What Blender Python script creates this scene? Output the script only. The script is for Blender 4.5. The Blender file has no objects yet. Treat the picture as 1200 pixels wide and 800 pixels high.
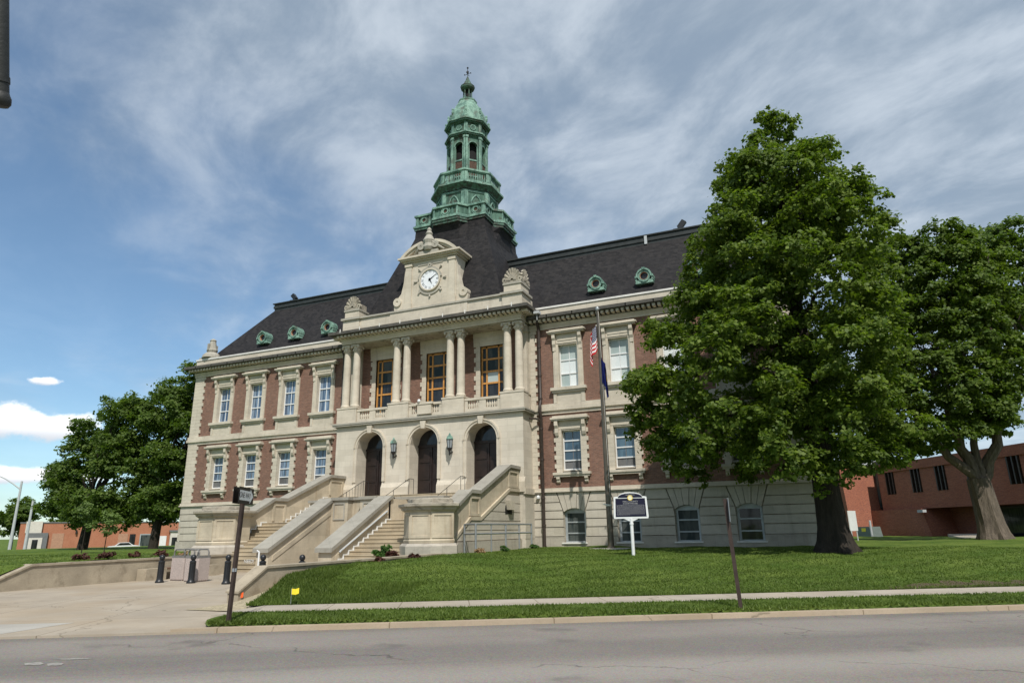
import bpy, math, random
import numpy as np
from mathutils import Vector, Matrix
random.seed(7); rng = np.random.default_rng(7)
sc = bpy.context.scene
PI = math.pi; R = math.radians

# ------------------------------------------------------------------ camera
cam = bpy.data.objects.new('camera', bpy.data.cameras.new('camera')); sc.collection.objects.link(cam)
cr = Vector((0.91746271, 0.39752006, -0.01549114)); cu = Vector((0.12312598, -0.24671175, 0.96123530)); cf = Vector((-0.37828847, 0.88380491, 0.27529388))
M = Matrix.Identity(4)
for i in range(3): M[i][0] = cr[i]; M[i][1] = cu[i]; M[i][2] = -cf[i]
M[0][3], M[1][3], M[2][3] = 21.0755, -36.6318, 1.65
cam.matrix_world = M
cam.data.sensor_width = 36; cam.data.lens = 36*772.43/1200
cam.data.clip_start = 0.1; cam.data.clip_end = 6000
sc.camera = cam
# ------------------------------------------------------------------ light
SUN_EL, SUN_AZ = 51, 33      # azimuth: degrees from the facade normal (-Y) towards +X
sd = Vector((math.sin(R(SUN_AZ))*math.cos(R(SUN_EL)), -math.cos(R(SUN_AZ))*math.cos(R(SUN_EL)), math.sin(R(SUN_EL))))
sun = bpy.data.objects.new('sun', bpy.data.lights.new('sun', 'SUN')); sc.collection.objects.link(sun)
sun.data.energy = 3.3; sun.data.angle = R(0.6); sun.data.color = (1.0, 0.955, 0.88)
sun.rotation_euler = (-sd).to_track_quat('-Z', 'Y').to_euler(); sun.location = (0, -40, 60)
sc.view_settings.view_transform = 'Standard'; sc.view_settings.look = 'None'
sc.view_settings.exposure = 0.42; sc.view_settings.gamma = 1; sc.view_settings.use_curve_mapping = False

w = bpy.data.worlds.new('World'); sc.world = w; w.use_nodes = True
nt = w.node_tree; nt.nodes.clear()
class NG:
    def __init__(s, t): s.t = t; s.L = t.links
    def n(s, typ, **k):
        o = s.t.nodes.new(typ)
        for a, b in k.items():
            if a == 'ins':
                for i, v in b.items():
                    if isinstance(v, bpy.types.NodeSocket): s.L.new(v, o.inputs[i])
                    else: o.inputs[i].default_value = v
            else: setattr(o, a, b)
        return o
    def math(s, op, a, b=0.0, c=None, clamp=False):
        ins = {0: a, 1: b}
        if c is not None: ins[2] = c
        return s.n('ShaderNodeMath', operation=op, use_clamp=clamp, ins=ins).outputs[0]
    def vm(s, op, a, b=(0, 0, 0), out=0):
        return s.n('ShaderNodeVectorMath', operation=op, ins={0: a, 1: b}).outputs[out]
    def noise(s, vec, scale, det=4, rough=.55, dist=0):
        return s.n('ShaderNodeTexNoise', ins={'Vector': vec, 'Scale': scale, 'Detail': det, 'Roughness': rough, 'Distortion': dist}).outputs[0]
    def ramp(s, v, a, b, lo=0.0, hi=1.0, smooth=True):
        return s.n('ShaderNodeMapRange', interpolation_type='SMOOTHSTEP' if smooth else 'LINEAR', ins={0: v, 1: a, 2: b, 3: lo, 4: hi}).outputs[0]
    def mix(s, f, a, b):
        o = s.n('ShaderNodeMix', data_type='RGBA')
        for i, v in ((0, f), (6, a), (7, b)):
            if isinstance(v, bpy.types.NodeSocket): s.L.new(v, o.inputs[i])
            else: o.inputs[i].default_value = v if i == 0 else (*v, 1)[:4]
        return o.outputs[2]
g = NG(nt)
sky = g.n('ShaderNodeTexSky', sky_type='NISHITA', sun_disc=False, sun_elevation=R(SUN_EL), sun_rotation=R(180-SUN_AZ), altitude=500, air_density=1.0, dust_density=0.6, ozone_density=2.2)
tc = g.n('ShaderNodeTexCoord').outputs['Generated']
dn = g.vm('NORMALIZE', tc)
sep = g.n('ShaderNodeSeparateXYZ', ins={0: dn})
zz = g.math('MAXIMUM', sep.outputs[2], -0.03)
pl = g.n('ShaderNodeCombineXYZ', ins={0: g.math('DIVIDE', sep.outputs[0], g.math('ADD', zz, .12)), 1: g.math('DIVIDE', sep.outputs[1], g.math('ADD', zz, .12)), 2: 0.0}).outputs[0]
rot = g.n('ShaderNodeVectorRotate', rotation_type='Z_AXIS', ins={'Vector': pl, 'Angle': R(35)}).outputs[0]
st = g.vm('MULTIPLY', rot, (0.9, 1.25, 1))
c1 = g.noise(st, .8, 9, .57, .55)
c2 = g.noise(g.vm('ADD', st, (7.3, 2.1, 0)), 2.9, 9, .6, .3)
cir = g.math('ADD', g.math('MULTIPLY', c1, .7), g.math('MULTIPLY', c2, .3))
# the high cloud thins towards the left of the courthouse
lft = g.vm('DOT_PRODUCT', dn, (0.70, -0.05, 0.72), out=1)
bias = g.ramp(lft, -0.48, 0.50, -0.22, 0.20)
cm = g.ramp(g.math('ADD', cir, bias), 0.26, 0.68, 0.10, 0.86)
veil = g.mix(g.ramp(c2, .35, .7), (2.95, 3.65, 4.45), (5.5, 6.15, 6.85))
skyc = g.vm('MULTIPLY', sky.outputs[0], (1.04, 1.20, 1.20))
col = g.mix(cm, skyc, veil)
# bright cumulus low on the left
def cumulus(col, d, rad, sy, scale, thr):
    v = g.vm('SUBTRACT', dn, d)
    v = g.vm('MULTIPLY', v, (1, 1, sy))
    dist = g.vm('LENGTH', v, out=1)
    nz = g.noise(g.vm('MULTIPLY', dn, (1, 1, 1.6)), scale, 8, .6)
    n3 = g.noise(dn, scale*4.5, 6, .6)
    m = g.ramp(g.math('ADD', g.math('ADD', g.math('MULTIPLY', nz, .9), g.math('MULTIPLY', n3, .16)), g.math('MULTIPLY', dist, -1/rad)), thr+.06, thr+.26)
    shade = g.ramp(sep.outputs[2], d[2]-rad/sy*.4, d[2]+rad/sy*.12)
    return g.mix(m, col, g.mix(shade, (6.2, 6.6, 7.2), (11, 11, 11)))
col = cumulus(col, (-0.870, 0.490, 0.134), .21, 4.2, 17, .02)
col = cumulus(col, (-0.865, 0.50, 0.072), .24, 9, 16, .02)
col = cumulus(col, (-0.845, 0.505, 0.187), .055, 3.5, 22, .05)
col = g.mix(g.math('MULTIPLY', g.ramp(sep.outputs[2], -.02, .16, 1, 0), .12), col, (5.5, 6.6, 8.2))
bgn = g.n('ShaderNodeBackground', ins={0: col, 1: 0.088})
g.n('ShaderNodeOutputWorld', ins={0: bgn.outputs[0]})

# ------------------------------------------------------------------ materials
MT = {}
def newmat(name):
    m = bpy.data.materials.new(name); m.use_nodes = True; m.node_tree.nodes.clear(); MT[name] = m
    return m, NG(m.node_tree)
def finish(g, col, rough=.8, bump=None, bs=.3, bd=.02, metal=0, spec=.3, extra=None):
    ins = {'Roughness': rough, 'Metallic': metal, 'Specular IOR Level': spec}
    ins['Base Color'] = col if isinstance(col, bpy.types.NodeSocket) else (*col, 1)
    if bump is not None:
        ins['Normal'] = g.n('ShaderNodeBump', ins={'Strength': bs, 'Distance': bd, 'Height': bump}).outputs[0]
    if extra: ins.update(extra)
    b = g.n('ShaderNodeBsdfPrincipled', ins=ins)
    g.n('ShaderNodeOutputMaterial', ins={0: b.outputs[0]})
def pos(g): return g.n('ShaderNodeNewGeometry').outputs['Position']
def stdmat(name, c, rough=.7, var=.15, scale=3.0, bump=.15, c2=None, metal=0, spec=.3, fine=40, stretch=(1, 1, 1), bd=.02):
    m, g = newmat(name); p = g.vm('MULTIPLY', pos(g), stretch)
    a = g.noise(p, scale, 6, .6); b = g.noise(p, fine, 3)
    lo = tuple(x*(1-var) for x in c); hi = tuple(min(1, x*(1+var)) for x in c)
    col = g.mix(g.ramp(a, .3, .7), lo, hi)
    if c2 is not None: col = g.mix(g.ramp(g.noise(g.vm('ADD', p, (5, 9, 3)), scale*1.7, 7, .65), .5, .68), col, c2)
    col = g.mix(g.math('MULTIPLY', g.ramp(b, .35, .7), .25), col, tuple(x*.7 for x in c))
    finish(g, col, rough, b, bump, bd, metal, spec); return m
def wallvec(g):
    s = g.n('ShaderNodeSeparateXYZ', ins={0: pos(g)})
    return g.n('ShaderNodeCombineXYZ', ins={0: g.math('ADD', s.outputs[0], s.outputs[1]), 1: s.outputs[2], 2: 0.0}).outputs[0], s
def stone(name, c, bw=.75, bh=.34, mortar=.006, dark=.72, streak=.35, stain=(.18, .14, .10), var=.1, soot=.0):
    m, g = newmat(name); v, s = wallvec(g); P = pos(g)
    col1 = g.mix(g.ramp(g.noise(P, .7, 5, .6), .3, .7), tuple(x*(1-var) for x in c), tuple(x*(1+var*.6) for x in c))
    if mortar > 0:
        bt = g.n('ShaderNodeTexBrick', offset=.5, ins={'Vector': v, 'Color1': (1, 1, 1, 1), 'Color2': (.86, .85, .83, 1), 'Mortar': (dark, dark, dark, 1), 'Scale': 1.0, 'Mortar Size': mortar, 'Mortar Smooth': .3, 'Bias': -.4, 'Brick Width': bw, 'Row Height': bh})
        col1 = g.vm('MULTIPLY', col1, bt.outputs[0])
    sv = g.vm('MULTIPLY', P, (2.4, 2.4, .25))
    sn = g.ramp(g.noise(sv, 1.1, 7, .65), .52, .78)
    col1 = g.mix(g.math('MULTIPLY', sn, streak), col1, stain)
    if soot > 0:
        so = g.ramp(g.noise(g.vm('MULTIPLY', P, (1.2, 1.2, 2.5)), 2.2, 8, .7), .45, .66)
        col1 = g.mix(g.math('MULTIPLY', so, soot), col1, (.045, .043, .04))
    f = g.noise(P, 28, 4)
    col1 = g.mix(g.math('MULTIPLY', g.ramp(f, .4, .75), .14), col1, tuple(x*.6 for x in c))
    finish(g, col1, .85, g.noise(P, 14, 6, .65), .25, .02, spec=.2); return m
STONE = (.585, .525, .43)
stone('limestone', STONE, .9, .31, .004, .86, .34, soot=.10)
stone('ashlar', (.60, .545, .455), 1.05, .36, .010, .80, .2)
stone('rusticated', (.52, .475, .40), 1.3, .46, .008, .8, .38, soot=.08)
stone('plinth_stone', (.44, .40, .34), 1.5, .6, .01, .75, .4, soot=.18)
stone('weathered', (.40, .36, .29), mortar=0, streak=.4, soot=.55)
stone('soot_shade', (.10, .095, .085), mortar=0, streak=.4, soot=.6)  # soot plus the shade under cornices and between dentils, darkened into the colour
stone('stair_stone', (.53, .46, .35), 1.3, .52, .006, .8, streak=.6, stain=(.26, .17, .09), soot=.10, var=.2)
stone('coping', (.40, .375, .32), mortar=0, streak=.3, soot=.14)
stone('stair_cap', (.33, .31, .265), 1.6, 3, .008, .7, .3, soot=.16)
stone('step_stone', (.43, .36, .255), mortar=0, streak=.45, stain=(.25, .17, .10), var=.18)
def brickmat(name, a, b, c, mort, scale=1.0, var=.5):
    m, g = newmat(name); v, s = wallvec(g); P = pos(g)
    bt = g.n('ShaderNodeTexBrick', offset=.5, ins={'Vector': v, 'Color1': (*a, 1), 'Color2': (*b, 1), 'Mortar': (*mort, 1), 'Scale': scale, 'Mortar Size': .006, 'Mortar Smooth': .2, 'Bias': 0, 'Brick Width': .215, 'Row Height': .072})
    n2 = g.noise(g.vm('MULTIPLY', P, (1, 1, 3.5)), 5, 6, .7)
    col = g.mix(g.math('MULTIPLY', g.ramp(n2, .42, .66), var), bt.outputs[0], c)
    col = g.mix(g.math('MULTIPLY', g.ramp(g.noise(P, .5, 4), .35, .7), .3), col, tuple(x*.72 for x in a))
    finish(g, col, .9, bt.outputs[1], -.3, .01, spec=.15)
brickmat('brick', (.185, .096, .068), (.285, .150, .104), (.125, .085, .074), (.27, .22, .185), var=.7)
brickmat('orange_brick', (.33, .115, .068), (.44, .165, .095), (.13, .065, .065), (.27, .17, .13), var=.7)
brickmat('shop_brick', (.40, .15, .085), (.46, .19, .11), (.34, .14, .09), (.40, .25, .17), var=.4)
# slate: small tiles with tone changes
m, g = newmat('slate'); v, s = wallvec(g); P = pos(g)
bt = g.n('ShaderNodeTexBrick', offset=.5, ins={'Vector': v, 'Color1': (.010, .010, .0115, 1), 'Color2': (.030, .028, .029, 1), 'Mortar': (.008, .008, .009, 1), 'Scale': 1.0, 'Mortar Size': .008, 'Mortar Smooth': .4, 'Bias': 0, 'Brick Width': .26, 'Row Height': .16})
col = g.mix(g.math('MULTIPLY', g.ramp(g.noise(P, 6, 5, .7), .4, .7), .5), bt.outputs[0], (.042, .036, .033))
col = g.mix(g.math('MULTIPLY', g.ramp(g.noise(P, .8, 5), .4, .7), .4), col, (.016, .015, .017))
finish(g, col, .75, bt.outputs[0], .6, .02, spec=.18)
# copper verdigris
m, g = newmat('copper'); P = pos(g)
a = g.noise(g.vm('MULTIPLY', P, (1.5, 1.5, .6)), 1.6, 8, .7); b = g.noise(P, 9, 6, .65)
col = g.mix(g.ramp(a, .35, .62), (.085, .165, .135), (.235, .385, .31))
col = g.mix(g.math('MULTIPLY', g.ramp(b, .5, .68), .6), col, (.05, .09, .07))
col = g.mix(g.math('MULTIPLY', g.ramp(g.noise(g.vm('ADD', P, (3, 3, 3)), 1.4, 7, .6), .54, .66), .55), col, (.085, .060, .045))
finish(g, col, .65, b, .2, .01, spec=.3)
m, g = newmat('copper_wall'); P = pos(g)
a = g.noise(g.vm('MULTIPLY', P, (2.5, 2.5, .5)), 1.3, 7, .65)
col = g.mix(g.ramp(a, .38, .62), (.050, .105, .080), (.105, .20, .15))
col = g.mix(g.math('MULTIPLY', g.ramp(g.noise(g.vm('ADD', P, (3, 3, 3)), 1.6, 7, .65), .5, .62), .7), col, (.075, .058, .042))
finish(g, col, .7, spec=.25)
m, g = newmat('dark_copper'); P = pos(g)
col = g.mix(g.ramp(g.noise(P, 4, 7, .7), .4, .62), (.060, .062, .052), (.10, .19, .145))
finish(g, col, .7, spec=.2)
stdmat('rust_panel', (.085, .05, .035), .8, .3, 6)
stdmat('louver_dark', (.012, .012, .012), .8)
stdmat('bronze_pipe', (.045, .032, .026), .5, .2, 4, spec=.4)
stdmat('dark_door', (.020, .012, .010), .45, .3, 3, spec=.4)
stdmat('oak', (.56, .27, .075), .5, .3, 2, spec=.35, stretch=(8, 8, 1))
stdmat('sign_white', (.85, .85, .85), .5, .03, 2)
stdmat('white_paint', (.74, .75, .75), .5, .05, 2, spec=.4, bump=.03)
stdmat('flashing', (.72, .70, .66), .5, .08, 2)
stdmat('white_line', (.74, .74, .72), .6, .1, 5)
stdmat('black_iron', (.013, .014, .016), .42, .2, 6, spec=.5)
stdmat('lantern_glass', (.30, .33, .35), .15, .1, 3, spec=.6)
stdmat('galvanized', (.34, .36, .38), .45, .12, 5, metal=.5, spec=.5)
stdmat('grey_metal', (.40, .43, .44), .45, .1, 3, metal=.3, spec=.5)
stdmat('brown_post', (.050, .034, .028), .7, .25, 5)
stdmat('dark_pipe', (.035, .036, .036), .55, .25, 5, spec=.4)
stdmat('flagpole_bronze', (.13, .11, .085), .38, .15, 2, metal=.5, spec=.5)
stdmat('sign_navy', (.010, .010, .030), .45, .1, 3)
stdmat('sign_black', (.018, .015, .015), .5, .2, 5)
stdmat('sign_text', (.45, .45, .45), .6, .1, 8)
stdmat('gold', (.75, .55, .12), .4, .1, 10)
stdmat('seal', (.80, .76, .55), .5, .12, 20)
stdmat('pebble', (.44, .37, .34), .9, .35, 60, bump=.5, c2=(.28, .24, .22))
stdmat('bench_wood', (.16, .09, .06), .8, .2, 5)
stdmat('concrete_wall', (.37, .315, .235), .92, .16, 1.2, bump=.3, c2=(.26, .215, .155), fine=18)
stdmat('bark', (.034, .027, .021), .95, .35, 3, bump=.9, stretch=(3, 3, .5), fine=9, bd=.06)
stdmat('bark_grey', (.13, .105, .082), .95, .35, 3, bump=.9, stretch=(3, 3, .5), fine=9, bd=.06)
stdmat('soil', (.10, .07, .045), .95, .3, 6, bump=.5)
stdmat('worn_paint', (.29, .275, .25), .8, .35, 14, c2=(.22, .2, .17))
stdmat('gravel', (.38, .32, .22), .95, .25, 12, bump=.6, c2=(.20, .20, .09), fine=30)
stdmat('orange_plastic', (.80, .13, .03), .5, .05); stdmat('yellow_plastic', (.85, .68, .04), .5, .05)
stdmat('car_white', (.75, .75, .76), .25, .03, spec=.6); stdmat('tyre', (.02, .02, .02), .8)
stdmat('bin_grey', (.17, .165, .155), .7, .15, 5)
stdmat('roof_metal', (.035, .04, .04), .55, .2, 3)
stdmat('cabinet', (.13, .16, .15), .5, .1); stdmat('soffit_grey', (.45, .47, .48), .6, .08)
stdmat('panel_tan', (.42, .24, .16), .8, .1); stdmat('grey_trim', (.16, .165, .17), .7, .1)
stdmat('pale_fascia', (.62, .58, .52), .8, .08)
stdmat('clock_white', (.80, .82, .85), .4, .03)
stdmat('plank', (.25, .12, .07), .8, .1)
def glass(name, c, c2=None, rough=.04, vert=5, spec=.5):
    m, g = newmat(name); P = pos(g)
    n = g.noise(g.vm('MULTIPLY', P, (vert, vert, .35)), 1.3, 3)
    col = g.mix(g.ramp(n, .42, .58), c, c2 or tuple(x*.5 for x in c))
    wob = g.noise(P, 1.2, 2)
    finish(g, col, rough, wob, .06, .05, spec=spec)
glass('glass_curtain', (.20, .27, .36), (.035, .065, .12), rough=.03, vert=7, spec=.9)
glass('glass_blue', (.07, .125, .17), (.04, .075, .11), rough=.02, vert=2, spec=1.0)
glass('glass_dark', (.015, .016, .018), (.03, .032, .034), rough=.05, vert=3, spec=.4)
glass('glass_blind', (.70, .74, .74), (.60, .66, .66), rough=.25, vert=.6)
glass('glass_blind_green', (.33, .40, .39), (.42, .48, .46), rough=.15, vert=.8)
glass('glass_screen', (.10, .10, .10), (.15, .15, .15), rough=.4, vert=2, spec=.2)
glass('glass_tint', (.022, .034, .035), (.075, .085, .08), rough=.25, vert=1.5, spec=.15)
# ground materials
m, g = newmat('asphalt'); P = pos(g)
a = g.noise(g.n('ShaderNodeVectorRotate', rotation_type='Z_AXIS', ins={'Vector': P, 'Angle': R(-28.4)}).outputs[0], .35, 6, .6)
st_ = g.vm('MULTIPLY', g.n('ShaderNodeVectorRotate', rotation_type='Z_AXIS', ins={'Vector': P, 'Angle': R(-28.4)}).outputs[0], (.12, 1.6, 1))
tr = g.noise(st_, 1.0, 5, .6)
col = g.mix(g.ramp(a, .3, .7), (.215, .188, .160), (.268, .238, .205))
col = g.mix(g.math('MULTIPLY', g.ramp(tr, .5, .72), .45), col, (.105, .098, .090))
sy_ = g.n('ShaderNodeSeparateXYZ', ins={0: g.n('ShaderNodeVectorRotate', rotation_type='Z_AXIS', ins={'Vector': g.vm('ADD', g.vm('ADD', P, (-10.85, 27.41, 0)), g.vm('MULTIPLY', g.n('ShaderNodeTexNoise', ins={'Vector': P, 'Scale': .5, 'Detail': 4}).outputs[1], (.5, .5, 0))), 'Angle': R(-28.4)}).outputs[0]}).outputs[1]
col = g.mix(g.math('MULTIPLY', g.ramp(g.math('ABSOLUTE', g.math('ADD', sy_, 4.2)), .1, .9, 1, 0), .75), col, (.33, .30, .262))
col = g.mix(g.math('MULTIPLY', g.ramp(g.math('ABSOLUTE', g.math('ADD', sy_, 2.6)), .3, 1.1, 1, 0), .55), col, (.135, .122, .108))
col = g.mix(g.math('MULTIPLY', g.ramp(sy_, -.45, -.02), .5), col, (.13, .115, .085))
sp = g.n('ShaderNodeTexVoronoi', ins={'Vector': P, 'Scale': 60.0}).outputs['Color']
col = g.mix(.28, col, g.vm('MULTIPLY', sp, (.34, .32, .30)))
cr_ = g.n('ShaderNodeTexVoronoi', feature='DISTANCE_TO_EDGE', ins={'Vector': g.vm('ADD', P, g.vm('MULTIPLY', g.n('ShaderNodeTexNoise', ins={'Vector': P, 'Scale': 1.5, 'Detail': 5}).outputs[1], (1.2, 1.2, 0))), 'Scale': .22}).outputs[0]
col = g.mix(g.math('MULTIPLY', g.math('MULTIPLY', g.ramp(cr_, 0.0, .008, 1, 0), g.ramp(g.noise(P, .4, 3), .45, .58)), .55), col, (.035, .033, .03))
col = g.mix(g.math('MULTIPLY', g.ramp(g.noise(g.vm('ADD', P, (31, 4, 0)), .55, 5, .6), .6, .72), .5), col, (.09, .085, .08))
finish(g, col, .92, g.noise(P, 70, 4), .5, .01, spec=.2)
def concrete(name, c, joint, ang=28.4, tan=(.34, .26, .17), amt=.5):
    m, g = newmat(name); P = pos(g)
    rv = g.n('ShaderNodeVectorRotate', rotation_type='Z_AXIS', ins={'Vector': P, 'Angle': R(-ang)}).outputs[0]
    col = g.mix(g.ramp(g.noise(P, .6, 7, .65), .3, .7), tuple(x*.86 for x in c), tuple(x*1.1 for x in c))
    col = g.mix(g.math('MULTIPLY', g.ramp(g.noise(g.vm('ADD', P, (9, 2, 0)), .35, 6, .6), .42, .66), amt), col, tan)
    bt = g.n('ShaderNodeTexBrick', offset=0, ins={'Vector': rv, 'Color1': (1, 1, 1, 1), 'Color2': (.93, .93, .93, 1), 'Mortar': (.5, .47, .42, 1), 'Scale': 1.0, 'Mortar Size': .012, 'Mortar Smooth': .2, 'Brick Width': joint, 'Row Height': joint})
    col = g.vm('MULTIPLY', col, bt.outputs[0])
    cr_ = g.n('ShaderNodeTexVoronoi', feature='DISTANCE_TO_EDGE', ins={'Vector': g.vm('ADD', P, g.vm('MULTIPLY', g.n('ShaderNodeTexNoise', ins={'Vector': P, 'Scale': 1.1, 'Detail': 5}).outputs[1], (1.5, 1.5, 0))), 'Scale': .16}).outputs[0]
    col = g.mix(g.math('MULTIPLY', g.ramp(cr_, 0, .004, 1, 0), .6), col, (.12, .10, .07))
    col = g.mix(g.math('MULTIPLY', g.ramp(g.noise(P, 30, 4), .4, .75), .25), col, tuple(x*.6 for x in c))
    finish(g, col, .9, g.noise(P, 40, 4), .3, .01, spec=.2)
concrete('plaza_concrete', (.39, .335, .265), 3.0)
concrete('walk_concrete', (.40, .355, .29), 1.5, amt=.25)
concrete('grey_concrete', (.41, .39, .35), 40, amt=.1)
concrete('kerb_concrete', (.42, .34, .25), 3.0, amt=.6)
m, g = newmat('lawn'); P = pos(g)
col = g.mix(g.ramp(g.noise(P, .45, 6, .6), .3, .7), (.072, .122, .020), (.145, .195, .040))
col = g.mix(g.math('MULTIPLY', g.ramp(g.noise(P, 9, 4, .7), .4, .7), .6), col, (.034, .066, .010))
col = g.mix(g.math('MULTIPLY', g.ramp(g.noise(g.vm('ADD', P, (4, 7, 0)), .9, 6, .7), .62, .75), .35), col, (.13, .13, .035))
finish(g, col, .95, g.noise(P, 25, 5, .7), .8, .05, spec=.1)
def leafmat(name, a, b, tr=.35, c=None):
    m, g = newmat(name)
    geo = g.n('ShaderNodeNewGeometry')
    col = g.mix(geo.outputs['Random Per Island'], a, b)
    n = g.ramp(g.noise(geo.outputs['Position'], .8, 3), .35, .7)
    col = g.mix(g.math('MULTIPLY', n, .5), col, c or tuple(x*.6 for x in a))
    d = g.n('ShaderNodeBsdfPrincipled', ins={'Base Color': col, 'Roughness': .55, 'Specular IOR Level': .25})
    t = g.n('ShaderNodeBsdfTranslucent', ins={0: g.vm('MULTIPLY', col, (1.2, 1.35, .5))})
    mx = g.n('ShaderNodeMixShader', ins={0: tr, 1: d.outputs[0], 2: t.outputs[0]})
    g.n('ShaderNodeOutputMaterial', ins={0: mx.outputs[0]})
leafmat('leaf_linden', (.066, .118, .016), (.205, .270, .045), .45)
leafmat('leaf_maple', (.062, .112, .016), (.165, .225, .04), .42)
leafmat('leaf_far', (.072, .13, .024), (.17, .235, .05), .45)
leafmat('leaf_young', (.12, .18, .05), (.18, .26, .08))
leafmat('leaf_shrub', (.045, .10, .02), (.09, .17, .04))
leafmat('leaf_red', (.08, .035, .03), (.14, .06, .045))
leafmat('leaf_dry', (.30, .18, .10), (.40, .28, .16))
leafmat('grass_blade', (.072, .118, .018), (.155, .210, .044), .35)
# flags
m, g = newmat('flag_us'); uv = g.n('ShaderNodeUVMap').outputs[0]; s = g.n('ShaderNodeSeparateXYZ', ins={0: uv})
strp = g.math('GREATER_THAN', g.math('MODULO', g.math('MULTIPLY', s.outputs[1], 13), 2.0), 1.0)
col = g.mix(strp, (.55, .02, .03), (.80, .80, .80))
can = g.math('MULTIPLY', g.math('LESS_THAN', s.outputs[0], .4), g.math('GREATER_THAN', s.outputs[1], 6/13))
vr = g.n('ShaderNodeTexVoronoi', ins={'Vector': g.vm('MULTIPLY', uv, (18, 15, 0)), 'Scale': 1.0, 'Randomness': 0.0}).outputs[0]
col = g.mix(can, col, g.mix(g.math('LESS_THAN', vr, .28), (.015, .02, .09), (.8, .8, .8)))
finish(g, col, .8, spec=.1)
m, g = newmat('flag_blue'); uv = g.n('ShaderNodeUVMap').outputs[0]
dd = g.vm('LENGTH', g.vm('MULTIPLY', g.vm('SUBTRACT', uv, (.5, .5, 0)), (1.6, 1.0, 0)), out=1)
col = g.mix(g.ramp(dd, .24, .27, 1, 0), (.012, .018, .11), g.mix(g.ramp(dd, .15, .18, 1, 0), (.70, .48, .08), (.30, .30, .28)))
finish(g, col, .8, spec=.1)

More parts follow.
